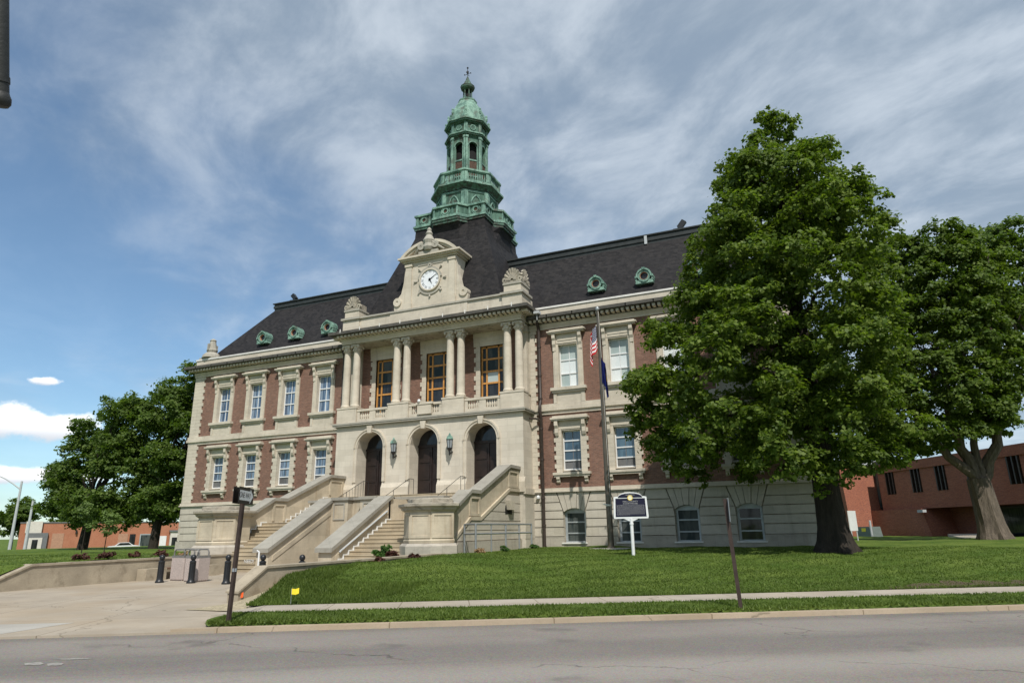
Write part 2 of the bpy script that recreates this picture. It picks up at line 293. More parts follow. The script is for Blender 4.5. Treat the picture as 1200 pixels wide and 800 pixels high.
# ------------------------------------------------------------------ mesh helpers
class MB:
    def __init__(s): s.v = []; s.f = []
    def add(s, vs, fs):
        o = len(s.v); s.v += [tuple(q) for q in vs]; s.f += [tuple(i+o for i in f) for f in fs]; return s
    def box(s, x0, x1, y0, y1, z0, z1):
        if x0 > x1: x0, x1 = x1, x0
        if y0 > y1: y0, y1 = y1, y0
        return s.add([(x0,y0,z0),(x1,y0,z0),(x1,y1,z0),(x0,y1,z0),(x0,y0,z1),(x1,y0,z1),(x1,y1,z1),(x0,y1,z1)],
                     [(0,3,2,1),(4,5,6,7),(0,1,5,4),(1,2,6,5),(2,3,7,6),(3,0,4,7)])
    def prism(s, poly, a, b, axis='y'):
        """poly of 2D points extruded between a and b along axis (x: poly=(y,z); y: (x,z); z: (x,y))"""
        n = len(poly)
        mk = {'y': lambda p, t: (p[0], t, p[1]), 'x': lambda p, t: (t, p[0], p[1]), 'z': lambda p, t: (p[0], p[1], t)}[axis]
        vs = [mk(p, a) for p in poly]+[mk(p, b) for p in poly]
        fs = [tuple(range(n)), tuple(range(2*n-1, n-1, -1))]+[(i, (i+1) % n+0, (i+1) % n+n, i+n) for i in range(n)]
        return s.add(vs, fs)
    def lathe(s, prof, cx, cy, n=16, phase=0.0, cap=True, ap=False):
        """prof list of (r,z); ap: r is the apothem of an n-gon"""
        k = 1/math.cos(PI/n) if ap else 1.0
        vs = [(cx+r*k*math.cos(phase+2*PI*i/n), cy+r*k*math.sin(phase+2*PI*i/n), z) for r, z in prof for i in range(n)]
        fs = [(j*n+i, j*n+(i+1) % n, (j+1)*n+(i+1) % n, (j+1)*n+i) for j in range(len(prof)-1) for i in range(n)]
        if cap: fs += [tuple(range(n-1, -1, -1)), tuple(range((len(prof)-1)*n, len(prof)*n))]
        return s.add(vs, fs)
    def tube(s, path, rad, n=8):
        P = [Vector(p) for p in path]; rad = rad if hasattr(rad, '__len__') else [rad]*len(P)
        vs = []; 
        t = (P[1]-P[0]).normalized(); a = t.orthogonal().normalized()
        for i, p in enumerate(P):
            t = (P[min(i+1, len(P)-1)]-P[max(i-1, 0)]).normalized()
            a = (a-t*a.dot(t)).normalized(); b = t.cross(a)
            for j in range(n):
                q = p+(a*math.cos(2*PI*j/n)+b*math.sin(2*PI*j/n))*rad[i]; vs.append(tuple(q))
        fs = [(i*n+j, i*n+(j+1) % n, (i+1)*n+(j+1) % n, (i+1)*n+j) for i in range(len(P)-1) for j in range(n)]
        fs += [tuple(range(n-1, -1, -1)), tuple(range((len(P)-1)*n, len(P)*n))]
        return s.add(vs, fs)
    def ring(s, cx, cz, r0, r1, y0, y1, a0=0, a1=2*PI, n=24):
        """arched band in the XZ plane between radii r0<r1, from y0 (front) to y1"""
        full = abs(a1-a0-2*PI) < 1e-6; m = n if full else n+1
        vs = []
        for i in range(m):
            a = a0+(a1-a0)*i/n; c, d = math.cos(a), math.sin(a)
            vs += [(cx+r0*c, y0, cz+r0*d), (cx+r1*c, y0, cz+r1*d), (cx+r1*c, y1, cz+r1*d), (cx+r0*c, y1, cz+r0*d)]
        fs = []
        for i in range(n):
            a = 4*i; b = 4*((i+1) % m)
            fs += [(a, a+1, b+1, b), (a+1, a+2, b+2, b+1), (a+2, a+3, b+3, b+2), (a+3, a, b, b+3)]
        if not full: fs += [(0, 3, 2, 1), (4*n, 4*n+1, 4*n+2, 4*n+3)]
        return s.add(vs, fs)
    def disc(s, cx, cz, r, y, n=24, a0=0, a1=2*PI):
        vs = [(cx+r*math.cos(a0+(a1-a0)*i/n), y, cz+r*math.sin(a0+(a1-a0)*i/n)) for i in range(n if a1-a0 > 6.28 else n+1)]
        return s.add(vs, [tuple(range(len(vs)))])
    def wall(s, x0, x1, z0, z1, ops, y, dep):
        """front face at y with openings (xc, half, zb, zs, rise); reveals go back dep (rise=half -> round arch)"""
        xs = {x0, x1}; info = []
        for xc, h, zb, zs, rise in ops:
            k = 1 if rise <= 0 else 16
            for i in range(k+1): xs.add(round(xc-h+2*h*i/k, 6))
            info.append((xc, h, zb, zs, rise))
        def top(o, x):
            xc, h, zb, zs, rise = o
            if rise <= 0: return zs
            Rr = (h*h+rise*rise)/(2*rise); return zs+rise-Rr+math.sqrt(max(0, Rr*Rr-(x-xc)**2))
        xs = sorted(xs)
        for a, b in zip(xs[:-1], xs[1:]):
            if b-a < 1e-5: continue
            mx = (a+b)/2; o = next((q for q in info if abs(mx-q[0]) < q[1]), None)
            if o is None: s.add([(a,y,z0),(b,y,z0),(b,y,z1),(a,y,z1)], [(0,1,2,3)]); continue
            ta, tb = top(o, a), top(o, b); zb = o[2]
            if zb > z0+1e-4: s.add([(a,y,z0),(b,y,z0),(b,y,zb),(a,y,zb)], [(0,1,2,3)]); s.add([(a,y,zb),(b,y,zb),(b,y+dep,zb),(a,y+dep,zb)], [(0,1,2,3)])
            s.add([(a,y,ta),(b,y,tb),(b,y,z1),(a,y,z1)], [(0,1,2,3)])
            s.add([(a,y,ta),(a,y+dep,ta),(b,y+dep,tb),(b,y,tb)], [(0,1,2,3)])
        for o in info:
            xc, h, zb, zs, rise = o; zt = zs
            s.add([(xc-h,y,zb),(xc-h,y+dep,zb),(xc-h,y+dep,zt),(xc-h,y,zt)], [(0,1,2,3)])
            s.add([(xc+h,y,zb),(xc+h,y,zt),(xc+h,y+dep,zt),(xc+h,y+dep,zb)], [(0,1,2,3)])
        return s
    def xf(s, fn): s.v = [tuple(fn(q)) for q in s.v]; return s
    def join(s, o): return s.add(o.v, o.f)
    def mesh(s, name, mats, smooth=False):
        me = bpy.data.meshes.new(name); me.from_pydata(s.v, [], s.f); me.update()
        for mm in (mats if isinstance(mats, (list, tuple)) else [mats]): me.materials.append(MT[mm])
        if smooth:
            me.polygons.foreach_set('use_smooth', [True]*len(me.polygons))
            try: me.set_sharp_from_angle(angle=R(35))
            except Exception: pass
        return me
def link(o, parent=None, keep=True):
    sc.collection.objects.link(o)
    if parent is not None:
        o.parent = parent
        if keep: o.matrix_parent_inverse = WM(parent).inverted()
    return o
def WM(o):
    m = Matrix.LocRotScale(o.location, o.rotation_euler, o.scale)
    return m if o.parent is None else WM(o.parent) @ o.matrix_parent_inverse @ m
def tag(o, label=None, cat=None, group=None, kind=None):
    for k, v in (('label', label), ('category', cat), ('group', group), ('kind', kind)):
        if v: o[k] = v
    return o
NOSPLIT = {'lantern_trim', 'tower_lantern', 'numerals', 'lettering', 'step_lettering', 'carved_ornament', 'shell_ornament', 'trunk', 'capital', 'clock_dormer', 'arrow', 'halyard', 'stems', 'pedestal', 'tower_roof', 'dome', 'drum_pilaster', 'drum_niche', 'louvre_panel', 'tower_balustrade', 'quoin_'}
def clusters(mb, tol=.035):
    """groups of pieces that touch each other"""
    n = len(mb.v); par = list(range(n))
    def fd(a):
        while par[a] != a: par[a] = par[par[a]]; a = par[a]
        return a
    for f in mb.f:
        r0 = fd(f[0])
        for q in f[1:]: par[fd(q)] = r0
    isl = {}
    for i in range(n): isl.setdefault(fd(i), []).append(i)
    keys = list(isl); V = np.array(mb.v, float)
    lo = np.array([V[isl[k]].min(0) for k in keys])-tol; hi = np.array([V[isl[k]].max(0) for k in keys])+tol
    p2 = list(range(len(keys)))
    def f2(a):
        while p2[a] != a: p2[a] = p2[p2[a]]; a = p2[a]
        return a
    for i in range(len(keys)):
        hit = np.nonzero(np.all((lo[i] <= hi[i+1:]) & (hi[i] >= lo[i+1:]), axis=1))[0]+i+1
        for j in hit: p2[f2(int(j))] = f2(i)
    out = {}
    own = {k: f2(i) for i, k in enumerate(keys)}
    for f in mb.f: out.setdefault(own[fd(f[0])], []).append(f)
    return list(out.values())
def obj(name, mb, mats, parent=None, smooth=False, loc=None):
    if parent is not None and isinstance(mb, MB) and name not in NOSPLIT and 'leaf' not in name and len(mb.f) < 9000:
        cl = clusters(mb)
        if 1 < len(cl) <= 100:
            last = None
            for fs in cl:
                used = sorted({i for f in fs for i in f}); mp = {a: b for b, a in enumerate(used)}
                q = MB(); q.v = [mb.v[i] for i in used]; q.f = [tuple(mp[i] for i in f) for f in fs]
                o1 = obj1(name, q, mats, parent, smooth, loc)
                if last is None or len(fs) > last[0]: last = (len(fs), o1)
            return last[1]
    return obj1(name, mb, mats, parent, smooth, loc)
def obj1(name, mb, mats, parent=None, smooth=False, loc=None):
    me = mb if isinstance(mb, bpy.types.Mesh) else mb.mesh(name, mats, smooth)
    o = bpy.data.objects.new(name, me)
    if loc is not None: o.location = loc
    return link(o, parent)
def thing(name, label, cat, loc=(0, 0, 0), group=None, rz=0):
    o = bpy.data.objects.new(name, None); o.empty_display_size = .3; o.location = loc; o.rotation_euler.z = rz
    sc.collection.objects.link(o); return tag(o, label, cat, group)
def struct(name, mb, mats, smooth=False):
    return tag(obj(name, mb, mats, None, smooth), kind='structure')
def copy_tree(o, parent=None):
    c = o.copy(); sc.collection.objects.link(c)
    if parent is not None: c.parent = parent; c.matrix_parent_inverse = o.matrix_parent_inverse.copy()
    for ch in list(o.children): copy_tree(ch, c)
    return c
def text_mb(txt, size, align='CENTER', ext=.0):
    cu_ = bpy.data.curves.new('lettering', 'FONT'); cu_.body = txt; cu_.size = size; cu_.align_x = align; cu_.align_y = 'CENTER'; cu_.extrude = ext
    o = bpy.data.objects.new('lettering', cu_); sc.collection.objects.link(o)
    dg = bpy.context.evaluated_depsgraph_get(); me = bpy.data.meshes.new_from_object(o.evaluated_get(dg))
    mb = MB(); mb.v = [tuple(q.co) for q in me.vertices]; mb.f = [tuple(p.vertices) for p in me.polygons]
    bpy.data.objects.remove(o); bpy.data.curves.remove(cu_); return mb

# street frame
EA = R(28.4); e2 = (math.cos(EA), math.sin(EA)); n2 = (-math.sin(EA), math.cos(EA)); S0 = (10.85, -27.41)
def sf(t, n): return (S0[0]+t*e2[0]+n*n2[0], S0[1]+t*e2[1]+n*n2[1])
def nof(x, y): return (x-S0[0])*n2[0]+(y-S0[1])*n2[1]
def ss(a, b, x): t = min(1, max(0, (x-a)/(b-a))); return t*t*(3-2*t)
def hgt(x, y):
    """terrain height of the lawns"""
    n = nof(x, y)
    if x > 3:
        z = .135+.555*ss(2.9, 15, n)
        if x < 13: z = max(z, min(.76, z+.34*ss(13, 8.2, x)*ss(3.3, 6.2, n)))
        z -= .25*ss(12, 40, y)
        return z
    z = .05+.07*ss(3.2, 5.5, n)+.70*ss(9.3, 11.5, n)
    z -= .22*ss(-17, -8, y)
    far = math.hypot(x+10, y)
    return z-1.35*ss(38, 90, far)

# ------------------------------------------------------------------ setting
def quadmesh(pts, z): return MB().add([(x, y, z) for x, y in pts], [tuple(range(len(pts)))])
struct('ground', quadmesh([(-2500, -2500), (2500, -2500), (2500, 2500), (-2500, 2500)], -.9), 'lawn')
struct('road', MB().prism([sf(-250, -13.5), sf(250, -13.5), sf(250, 0), sf(-250, 0)], -.3, -.004, 'z'), 'asphalt')
mb = MB()
for q in ([(10.95, -30.2), (11.1, -30.28), (11.3, -30.22), (11.25, -30.12), (11.05, -30.05)], [(11.28, -30.1), (11.45, -30.2), (11.6, -30.12), (11.5, -30.02), (11.36, -30.0)], [(11.0, -29.86), (11.3, -29.8), (11.55, -29.62), (11.4, -29.63), (11.1, -29.78)]): mb.add([(x, y, .001) for x, y in q], [tuple(range(len(q)))])
struct('worn_paint', mb, 'worn_paint')
struct('far_verge', MB().prism([sf(-250, -60), sf(250, -60), sf(250, -13.6), sf(-250, -13.6)], -.4, .12, 'z'), 'lawn')
struct('kerb', MB().prism([sf(-.3, .0), sf(220, -.0), sf(220, .19), sf(-.1, .19)], -.1, .078, 'z'), 'kerb_concrete')
# plaza
pz_ = [sf(-60, -.0), (11.25, -27.2), (9.3, -25.0), (8.6, -24.0), (7.9, -22.8), (7.9, -11), (-2.6, -9), (-8.1, -9), (-8.1, -13.3), (-2.7, -13.3), (-2.7, -22.9), (-2.8, -27), sf(-60, 9)]
struct('plaza', MB().prism([p for p in pz_], -.25, .035, 'z'), 'plaza_concrete')
struct('pale_slab', MB().prism([sf(-14, .05), sf(-3.4, .05), sf(-2.8, 1.75), sf(-14, 1.9)], .03, .041, 'z'), 'grey_concrete')
struct('pavement', MB().prism([sf(-.2, 1.7), sf(220, 1.7), sf(220, 3.2), sf(.45, 3.2)], -.1, .13, 'z'), 'walk_concrete')
# verge strip, gently crowned
mb = MB(); N = 260; rows = [(.13, .05), (.24, .10), (.6, .135), (1.3, .15), (1.74, .12)]
vs = []
for i in range(N+1):
    t = .15+219*(i/N)**2.2
    for k, (n_, z_) in enumerate(rows): vs.append((*sf(t-(n_-.2)*.35+.25*math.exp(-abs(t-.15)*2)*abs(n_-.9), n_), z_*(1-.5*math.exp(-(t-.15)*6))+.012*math.sin(t*3.1+k)))
mb.add(vs, [(i*5+k, (i+1)*5+k, (i+1)*5+k+1, i*5+k+1) for i in range(N) for k in range(4)])
struct('grass_verge', mb, 'lawn', True)
def gridmesh(xs, ylo, yhi, ny, hf, pw=1.0):
    mb = MB(); vs = []
    for x in xs:
        a, b = ylo(x), yhi(x)
        for j in range(ny+1):
            y = a+(b-a)*(j/ny)**pw; vs.append((x, y, hf(x, y)))
    m_ = ny+1
    mb.add(vs, [(i*m_+j, (i+1)*m_+j, (i+1)*m_+j+1, i*m_+j+1) for i in range(len(xs)-1) for j in range(ny)]); return mb
yw = lambda x: S0[1]+(x-S0[0])*math.tan(EA)+3.2/math.cos(EA)
bump = lambda x, y: hgt(x, y)+(.03*math.sin(x*1.3+y*.7)+.02*math.sin(x*3.7-y*2.9))*ss(3.2, 5.5, nof(x, y))
xs = list(np.linspace(8.0, 45, 120))+list(np.linspace(46, 160, 50))
lawn_lo = lambda x: max(yw(x), -21.5-(x-8.0)*2.3)
lw = gridmesh([float(x) for x in xs], lawn_lo, lambda x: max(66, lawn_lo(x)+60), 110, lambda x, y: bump(x, y), 1.7)
lw.join(gridmesh([float(x) for x in np.linspace(4.6, 8.0, 10)], lambda x: -13.2, lambda x: 0.5, 20, lambda x, y: hgt(8, y)-.1+.03*math.sin(3*x)))
struct('lawn', lw, 'lawn', True)
mb = MB(); vs = []
for i in range(13):
    y = -24.9+i*.42; xe = 8.06+max(0, (-21.5-y)/2.3); zi = .045+max(0, (y+23.6)/3.2)*.5
    vs += [(7.9, y, min(zi, hgt(8.3, y))), (xe+.1, y, min(bump(xe, y)+.01, .06+max(0, (y+24.6)/3.2)*.55))]
mb.add(vs, [(2*i, 2*i+1, 2*i+3, 2*i+2) for i in range(12)]); struct('gravel_strip', mb, 'gravel')
xl = list(-2.75-np.linspace(0, 1, 90)**2*150)
sl_ = gridmesh([float(x) for x in xl if x < -8.1][::-1]+[-8.1], lambda x: yw(x), lambda x: max(110, yw(x)+40), 120, lambda x, y: bump(x, y), 1.9)
sl_.join(gridmesh([float(x) for x in np.linspace(-8.1, -2.8, 24)], lambda x: yw(x), lambda x: -13.35, 60, lambda x, y: bump(x, y)))
struct('side_lawn', sl_, 'lawn', True)
mb = MB(); vs = []
for i in range(25):
    t = 15.2+i*.32; wd_ = 1.25*math.sin(PI*i/24)**.6*(1+.25*math.sin(i*1.9))
    for k in range(5): p = sf(t, 3.22+wd_*k/4+(.1*math.sin(i*2.7) if k == 4 else 0)); vs.append((p[0], p[1], bump(*p)+.014))
mb.add(vs, [(5*i+k, 5*i+5+k, 5*i+6+k, 5*i+1+k) for i in range(24) for k in range(4)]); struct('bare_soil', mb, 'soil')
# path to the far brick building
struct('path', MB().prism([(30.5, 17.5), (33.3, 17.5), (37.5, 41), (33, 39), (31.8, 30)], -.2, hgt(32, 20)+.06, 'z'), 'walk_concrete')

# ------------------------------------------------------------------ courthouse
CH = thing('courthouse', 'brick and limestone courthouse with green copper clock tower and columned portico', 'courthouse')
BAY = 3.116; WX = [sgn*(9.05+BAY*i) for sgn in (-1, 1) for i in range(4)]
L = 21.55; DEP = 19.0; ZT = 3.74
# brick walls
mb = MB()
for sg in (-1, 1):
    x0, x1 = (6.5, L) if sg > 0 else (-L, -6.5)
    ops = [(x, .64, 4.88, 7.25, 0) for x in WX if x*sg > 0]; mb.wall(x0, x1, 3.9, 8.3, ops, 0, .35)
    ops = [(x, .66, 9.8, 12.5, 0) for x in WX if x*sg > 0]; mb.wall(x0, x1, 8.8, 13.5, ops, 0, .35)
mb.add([(-6.6, .36, 3.7), (6.6, .36, 3.7), (6.6, .36, 8.4), (-6.6, .36, 8.4)], [(0, 1, 2, 3)])
mb.wall(-6.6, 6.6, 8.5, 13.9, [(x, .8, 8.7, 13.0, 0) for x in (-3.96, 0, 3.96)], .06, .3)
for x, k in ((-L, 0), (L, 1)): mb.add([(x, .0, 3.9), (x, DEP, 3.9), (x, DEP, 13.6), (x, .0, 13.6)], [(0, 3, 2, 1) if k == 0 else (0, 1, 2, 3)])
mb.add([(-L, DEP, .2), (L, DEP, .2), (L, DEP, 13.6), (-L, DEP, 13.6)], [(0, 3, 2, 1)])
obj('brick_wall', mb, 'brick', CH)
# basement
mb = MB(); mb2 = MB()
for sg in (-1, 1):
    x0, x1 = (6.4, L) if sg > 0 else (-L, -6.4)
    wx = sorted(x for x in WX if x*sg > 0)
    mb2.wall(x0, x1, .3, 3.75, [(x, .62, .93, 2.62, .2) for x in wx], .10, .3)
    mb.box
for sg in (-1, 1):
    x0, x1 = (6.62, L+.06) if sg > 0 else (-L-.06, -6.62)
    wx = sorted(x for x in WX if x*sg > 0)
    lev = [(1.27, 1.77), (1.77, 2.22), (2.22, 2.68), (2.68, 3.14), (3.14, 3.71)]
    fan = lambda z: .64+.36*max(0, (z-2.6)/1.05)
    for z0, z1 in lev:
        a0, a1 = fan(z0+.03), fan(z1)
        edges = [x0]+[q for x in wx for q in (x-1, x+1)]+[x1]
        L0 = x0; 
        segs = []; cur = (x0, x0)
        for x in wx: segs.append((cur, (x-a0-.02, x-a1-.02))); cur = (x+a0+.02, x+a1+.02)
        segs.append((cur, (x1, x1)))
        for (p0, p1), (q0, q1) in segs: mb.prism([(p0, z0+.035), (q0, z0+.035), (q1, z1-.01), (p1, z1-.01)], -.04, .13)
    for x in wx:
        fr = [-1, -.62, -.22, .22, .62, 1]
        zb = lambda f: 2.62+.2*(1-f*f)
        for a, b in zip(fr[:-1], fr[1:]):
            k = .011; y = -.075 if (a, b) == (-.22, .22) else -.045
            mb.prism([(x+a*.62+k, zb(a)), (x+b*.62-k, zb(b)), (x+b*.99-k, 3.70), (x+a*.99+k, 3.70)], y, .125)
obj('rusticated_basement', mb, 'rusticated', CH); obj('basement_backing', mb2, 'weathered', CH)
mb = MB()
for sg in (-1, 1):
    x0, x1 = (6.62, L+.12) if sg > 0 else (-L-.12, -6.62)
    cur = x0
    for x in sorted(x for x in WX if x*sg > 0): mb.box(cur, x-.64, -.10, .2, .2, 1.265); mb.box(x-.64, x+.64, -.08, .2, .2, .88); cur = x+.64
    mb.box(cur, x1, -.10, .2, .2, 1.265)
for x in (-L-.12, L): mb.box(x, x+.12, .2, DEP, .2, 1.265)
obj('plinth', mb, 'plinth_stone', CH)
mb = MB()
for x in (-L-.06, L-.02): mb.box(x, x+.08, .13, DEP, 1.27, 3.71)
obj('side_basement', mb, 'rusticated', CH)
# string courses, cornice, parapet of the wings
mb = MB()
def course(mb, prof, sg, x0=6.62, xe=L):
    """profile list (proj, z0, z1) along the wing front and round its outer end"""
    for pr, z0, z1 in prof:
        if sg > 0: mb.box(x0, xe+pr, -pr, .05, z0, z1); mb.box(xe, xe+pr, .05, DEP, z0, z1)
        else: mb.box(-xe-pr, -x0, -pr, .05, z0, z1); mb.box(-xe-pr, -xe, .05, DEP, z0, z1)
for sg in (-1, 1): course(mb, [(.16, 3.715, 3.80), (.11, 3.80, 3.95), (.07, 8.24, 8.44), (.17, 8.44, 8.64), (.12, 8.64, 8.85)], sg)
obj('belt_course', mb, 'limestone', CH)
mb = MB(); dt = MB(); dk = MB()
for sg in (-1, 1):
    course(mb, [(.10, 13.5, 13.66), (.14, 13.66, 13.86)], sg)
    course(dk, [(.16, 13.862, 14.053), (.60, 14.055, 14.10), (.72, 14.10, 14.29)], sg)  # dark band behind the dentils and soffit: shade put into the colour, soot on top
    n = int((L-6.7)/.305)
    for i in range(n+2):
        x = sg*(6.86+i*.305); dt.box(x-.085, x+.085, -.56, -.16, 13.90, 14.053)
obj('cornice', mb, 'limestone', CH); obj('dentil_course', dt, 'limestone', CH); obj('cornice_top', dk, 'soot_shade', CH)
mb = MB(); fl = MB()
for sg in (-1, 1):
    course(mb, [(.10, 14.292, 14.84)], sg); course(fl, [(.16, 14.842, 14.95)], sg, 6.9)
    x0 = 6.9 if sg > 0 else -L
    for i in range(9):
        x = sg*(7.2+i*1.72); dk.box
obj('parapet', mb, 'limestone', CH); obj('parapet_flashing', fl, 'flashing', CH)
# vertical drip ties on the cornice gutter
mb = MB()
for sg in (-1, 1):
    for i in range(9):
        x = sg*(8.0+i*1.63); mb.box(x-.03, x+.03, -.72, -.69, 14.10, 14.31)
for i in range(9):
    x = -6.3+i*1.575; mb.box(x-.03, x+.03, -2.12, -2.09, 14.62, 14.86)
obj('gutter_strap', mb, 'flashing', CH)
# quoins
mb = MB()
def quoin(x, sgn, z0, z1, w=.92, tooth=.14, h=.26, y=-.06):
    z = z0; k = 0
    while z < z1-.02:
        zz_ = min(z1, z+h); ww = w+(tooth if k % 2 else 0)
        mb.box(x, x+sgn*ww, y, .02, z+.004, zz_-.004); z += h; k += 1
for sg in (-1, 1):
    for z0, z1 in ((3.96, 8.235), (8.86, 13.495)):
        quoin(sg*(L+.04), -sg, z0, z1); quoin(sg*6.62, sg, z0, z1, .32, .12)
obj('quoin', mb, 'limestone', CH)
# windows --------------------------------------------------------------
def console(mb, x, z1, h, w=.17, y0=0, pr=.22):
    mb.prism([(y0, z1), (y0-pr, z1), (y0-pr, z1-h*.32), (y0-pr*.62, z1-h*.5), (y0-pr*.62, z1-h*.8), (y0-pr*.3, z1-h), (y0, z1-h)], x-w/2, x+w/2, 'x')
def upper_surround():
    mb = MB(); y = -.09
    for s_ in (-1, 1):
        mb.box(s_*.60, s_*.93, y, .02, 9.78, 12.48); mb.box(s_*.60, s_*.66, .02, .34, 9.78, 12.48)
        mb.box(s_*.66, s_*.85, y-.03, y-.001, 9.78, 12.3)
        console(mb, s_*.82, 13.08, .78, .2, y, .22); mb.box(s_*.72, s_*.92, y-.06, y, 12.05, 12.3)
    mb.box(-.60, .60, y+.02, .34, 12.42, 12.6); mb.box(-.71, .71, y-.02, .02, 12.5, 13.08); mb.box(-.6, .6, y-.05, y-.021, 12.66, 12.95)
    mb.box(-1.14, 1.14, y-.26, .02, 13.085, 13.18); mb.box(-1.2, 1.2, y-.33, .02, 13.18, 13.26); mb.box(-1.08, 1.08, y-.2, .02, 13.26, 13.36)
    mb.box(-1.1, 1.1, y-.2, .02, 9.60, 9.775); mb.box(-1.04, 1.04, y-.12, .02, 9.48, 9.60)
    mb.box(-.98, .98, y, .02, 8.855, 9.478); 
    for s_ in (-1, 1): mb.box(s_*.76, s_*.96, y-.04, y-.001, 8.86, 9.47)
    mb.box(-.6, .6, .0, .34, 9.70, 9.82)
    return mb
def lower_surround():
    mb = MB(); y = -.09
    z = 4.81; k = 0
    while z < 7.8:
        ww = .93+(.11 if k % 2 else 0)
        for s_ in (-1, 1): mb.box(s_*.58, s_*ww, y, .02, z+.003, min(7.8, z+.25)-.003)
        z += .25; k += 1
    for s_ in (-1, 1):
        mb.box(s_*.57, s_*.64, .02, .34, 4.9, 7.28); console(mb, s_*.83, 7.78, .86, .2, y, .24)
        console(mb, s_*.84, 4.56, .34, .2, 0, .2)
    mb.box(-.57, .57, y+.02, .34, 7.22, 7.36); mb.box(-.72, .72, y-.02, .02, 7.3, 7.78)
    mb.box(-1.1, 1.1, y-.26, .02, 7.785, 7.87); mb.box(-1.15, 1.15, y-.32, .02, 7.87, 7.97); mb.box(-1.06, 1.06, y-.16, .02, 7.97, 8.08)
    mb.box(-1.12, 1.12, y-.18, .02, 4.67, 4.81); mb.box(-1.07, 1.07, y-.12, .02, 4.56, 4.67)
    mb.box(-.57, .57, .0, .34, 4.83, 4.94)
    return mb
def sash(w, z0, z1, rails, y=.22, mull=True, t=.055):
    mb = MB(); mb.box(-w, -w+t, y, y+.06, z0, z1); mb.box(w-t, w, y, y+.06, z0, z1)
    mb.box(-w+t, w-t, y, y+.06, z0, z0+.07); mb.box(-w+t, w-t, y, y+.06, z1-.06, z1)
    for r_ in rails: mb.box(-w+t, w-t, y-.01, y+.05, r_-.035, r_+.035)
    if mull: mb.box(-.022, .022, y+.012, y+.05, z0+.07, z1-.06)
    return mb
def panes(w, z0, z1, y=.265):
    mb = MB(); mb.add([(-w+.04, y, z0+.05), (w-.04, y, z0+.05), (w-.04, y, z1-.04), (-w+.04, y, z1-.04)], [(0, 1, 2, 3)]); return mb
us, ls = upper_surround().mesh('window_surround', 'limestone'), lower_surround().mesh('window_surround', 'limestone')
uf = sash(.60, 9.83, 12.42, (10.66, 11.5)).mesh('window', 'white_paint')
lf = sash(.57, 4.95, 7.22, (5.5, 6.07, 6.64), mull=False).mesh('window', 'white_paint')
def blindset(spec, w, zs):
    out = []
    for (i, j), mt in spec.items():
        x0, x1 = ((-w+.06, -.03), (.03, w-.06))[i]; mb = MB(); z0, z1 = zs[j]
        mb.add([(x0, .26, z0), (x1, .26, z0), (x1, .26, z1), (x0, .26, z1)], [(0, 1, 2, 3)]); out.append((mb, mt))
    return out
for k, x in enumerate(WX):
    lefty = x < 0
    wn = obj('window', uf, None, CH, loc=(x, 0, 0)); obj('window_surround', us, None, wn, loc=(x, 0, 0)).matrix_parent_inverse = Matrix.Translation((-x, 0, 0))
    pn = bpy.data.objects.new('pane', panes(.60, 9.83, 12.42).mesh('pane', 'glass_curtain' if lefty else 'glass_blind_green')); link(pn, wn, False)
    if not lefty:
        zs = [(9.91, 10.62), (10.7, 11.46), (11.54, 12.35)]
        pat = [{(0, 1): 1, (1, 1): 1, (1, 0): 1}, {(0, 0): 1, (0, 1): 1, (1, 1): 1}, {(0, 0): 1, (1, 0): 1, (0, 1): 1, (1, 1): 1, (0, 2): 1}, {(0, 1): 1, (1, 2): 1}][k-4]
        for mbp, _ in blindset({kk: 0 for kk in pat}, .60, zs):
            link(bpy.data.objects.new('window_blind', mbp.mesh('window_blind', 'glass_blind')), wn, False)
    wn = obj('window', lf, None, CH, loc=(x, 0, 0)); s_ = bpy.data.objects.new('window_surround', ls); link(s_, wn, False)
    pn = bpy.data.objects.new('pane', panes(.57, 4.95, 7.22).mesh('pane', 'glass_curtain' if lefty else 'glass_blue')); link(pn, wn, False)
    mbm = MB(); mbm.box(-.02, .02, .245, .262, 5.02, 7.16); link(bpy.data.objects.new('glazing_bar', mbm.mesh('glazing_bar', 'grey_trim')), wn, False)
    for mbp, _ in blindset({(0, 0): 0, (1, 0): 0}, .57, [(5.03, 5.46)]):
        link(bpy.data.objects.new('insect_screen', mbp.mesh('insect_screen', 'glass_screen')), wn, False)
for o in CH.children:      # surrounds of the upper windows sit exactly on their windows
    if o.name.startswith('window'):
        for c in o.children: c.matrix_parent_inverse = Matrix.Identity(4); c.location = (0, 0, 0)
bf = sash(.56, .95, 2.60, (1.45, 2.05), .26, False).mesh('basement_window', 'grey_metal')
hd = MB(); hd.wall(-.62, .62, 2.5, 2.9, [(0, .50, 2.4, 2.52, .14)], .24, .05)
for x in WX:
    wn = obj('basement_window', bf, None, CH, loc=(x, .0, 0))
    h2 = MB(); h2.box(-.62, -.56, .22, .32, .93, 2.66); h2.box(.56, .62, .22, .32, .93, 2.66)
    n_ = 10
    h2.prism([(-.62, 2.60)]+[(.62*(2*i/n_-1), 2.62+.19*(1-(2*i/n_-1)**2)) for i in range(n_+1)]+[(.62, 2.60)], .25, .31)
    link(bpy.data.objects.new('frame', h2.mesh('frame', 'grey_metal')), wn, False)
    link(bpy.data.objects.new('pane', panes(.58, .93, 2.62, .30).mesh('pane', 'glass_dark' if x > 17 else 'glass_tint')), wn, False)
    sl = MB(); sl.box(-.74, .74, -.16, .24, .885, .96); link(bpy.data.objects.new('sill', sl.mesh('sill', 'flashing')), wn, False)
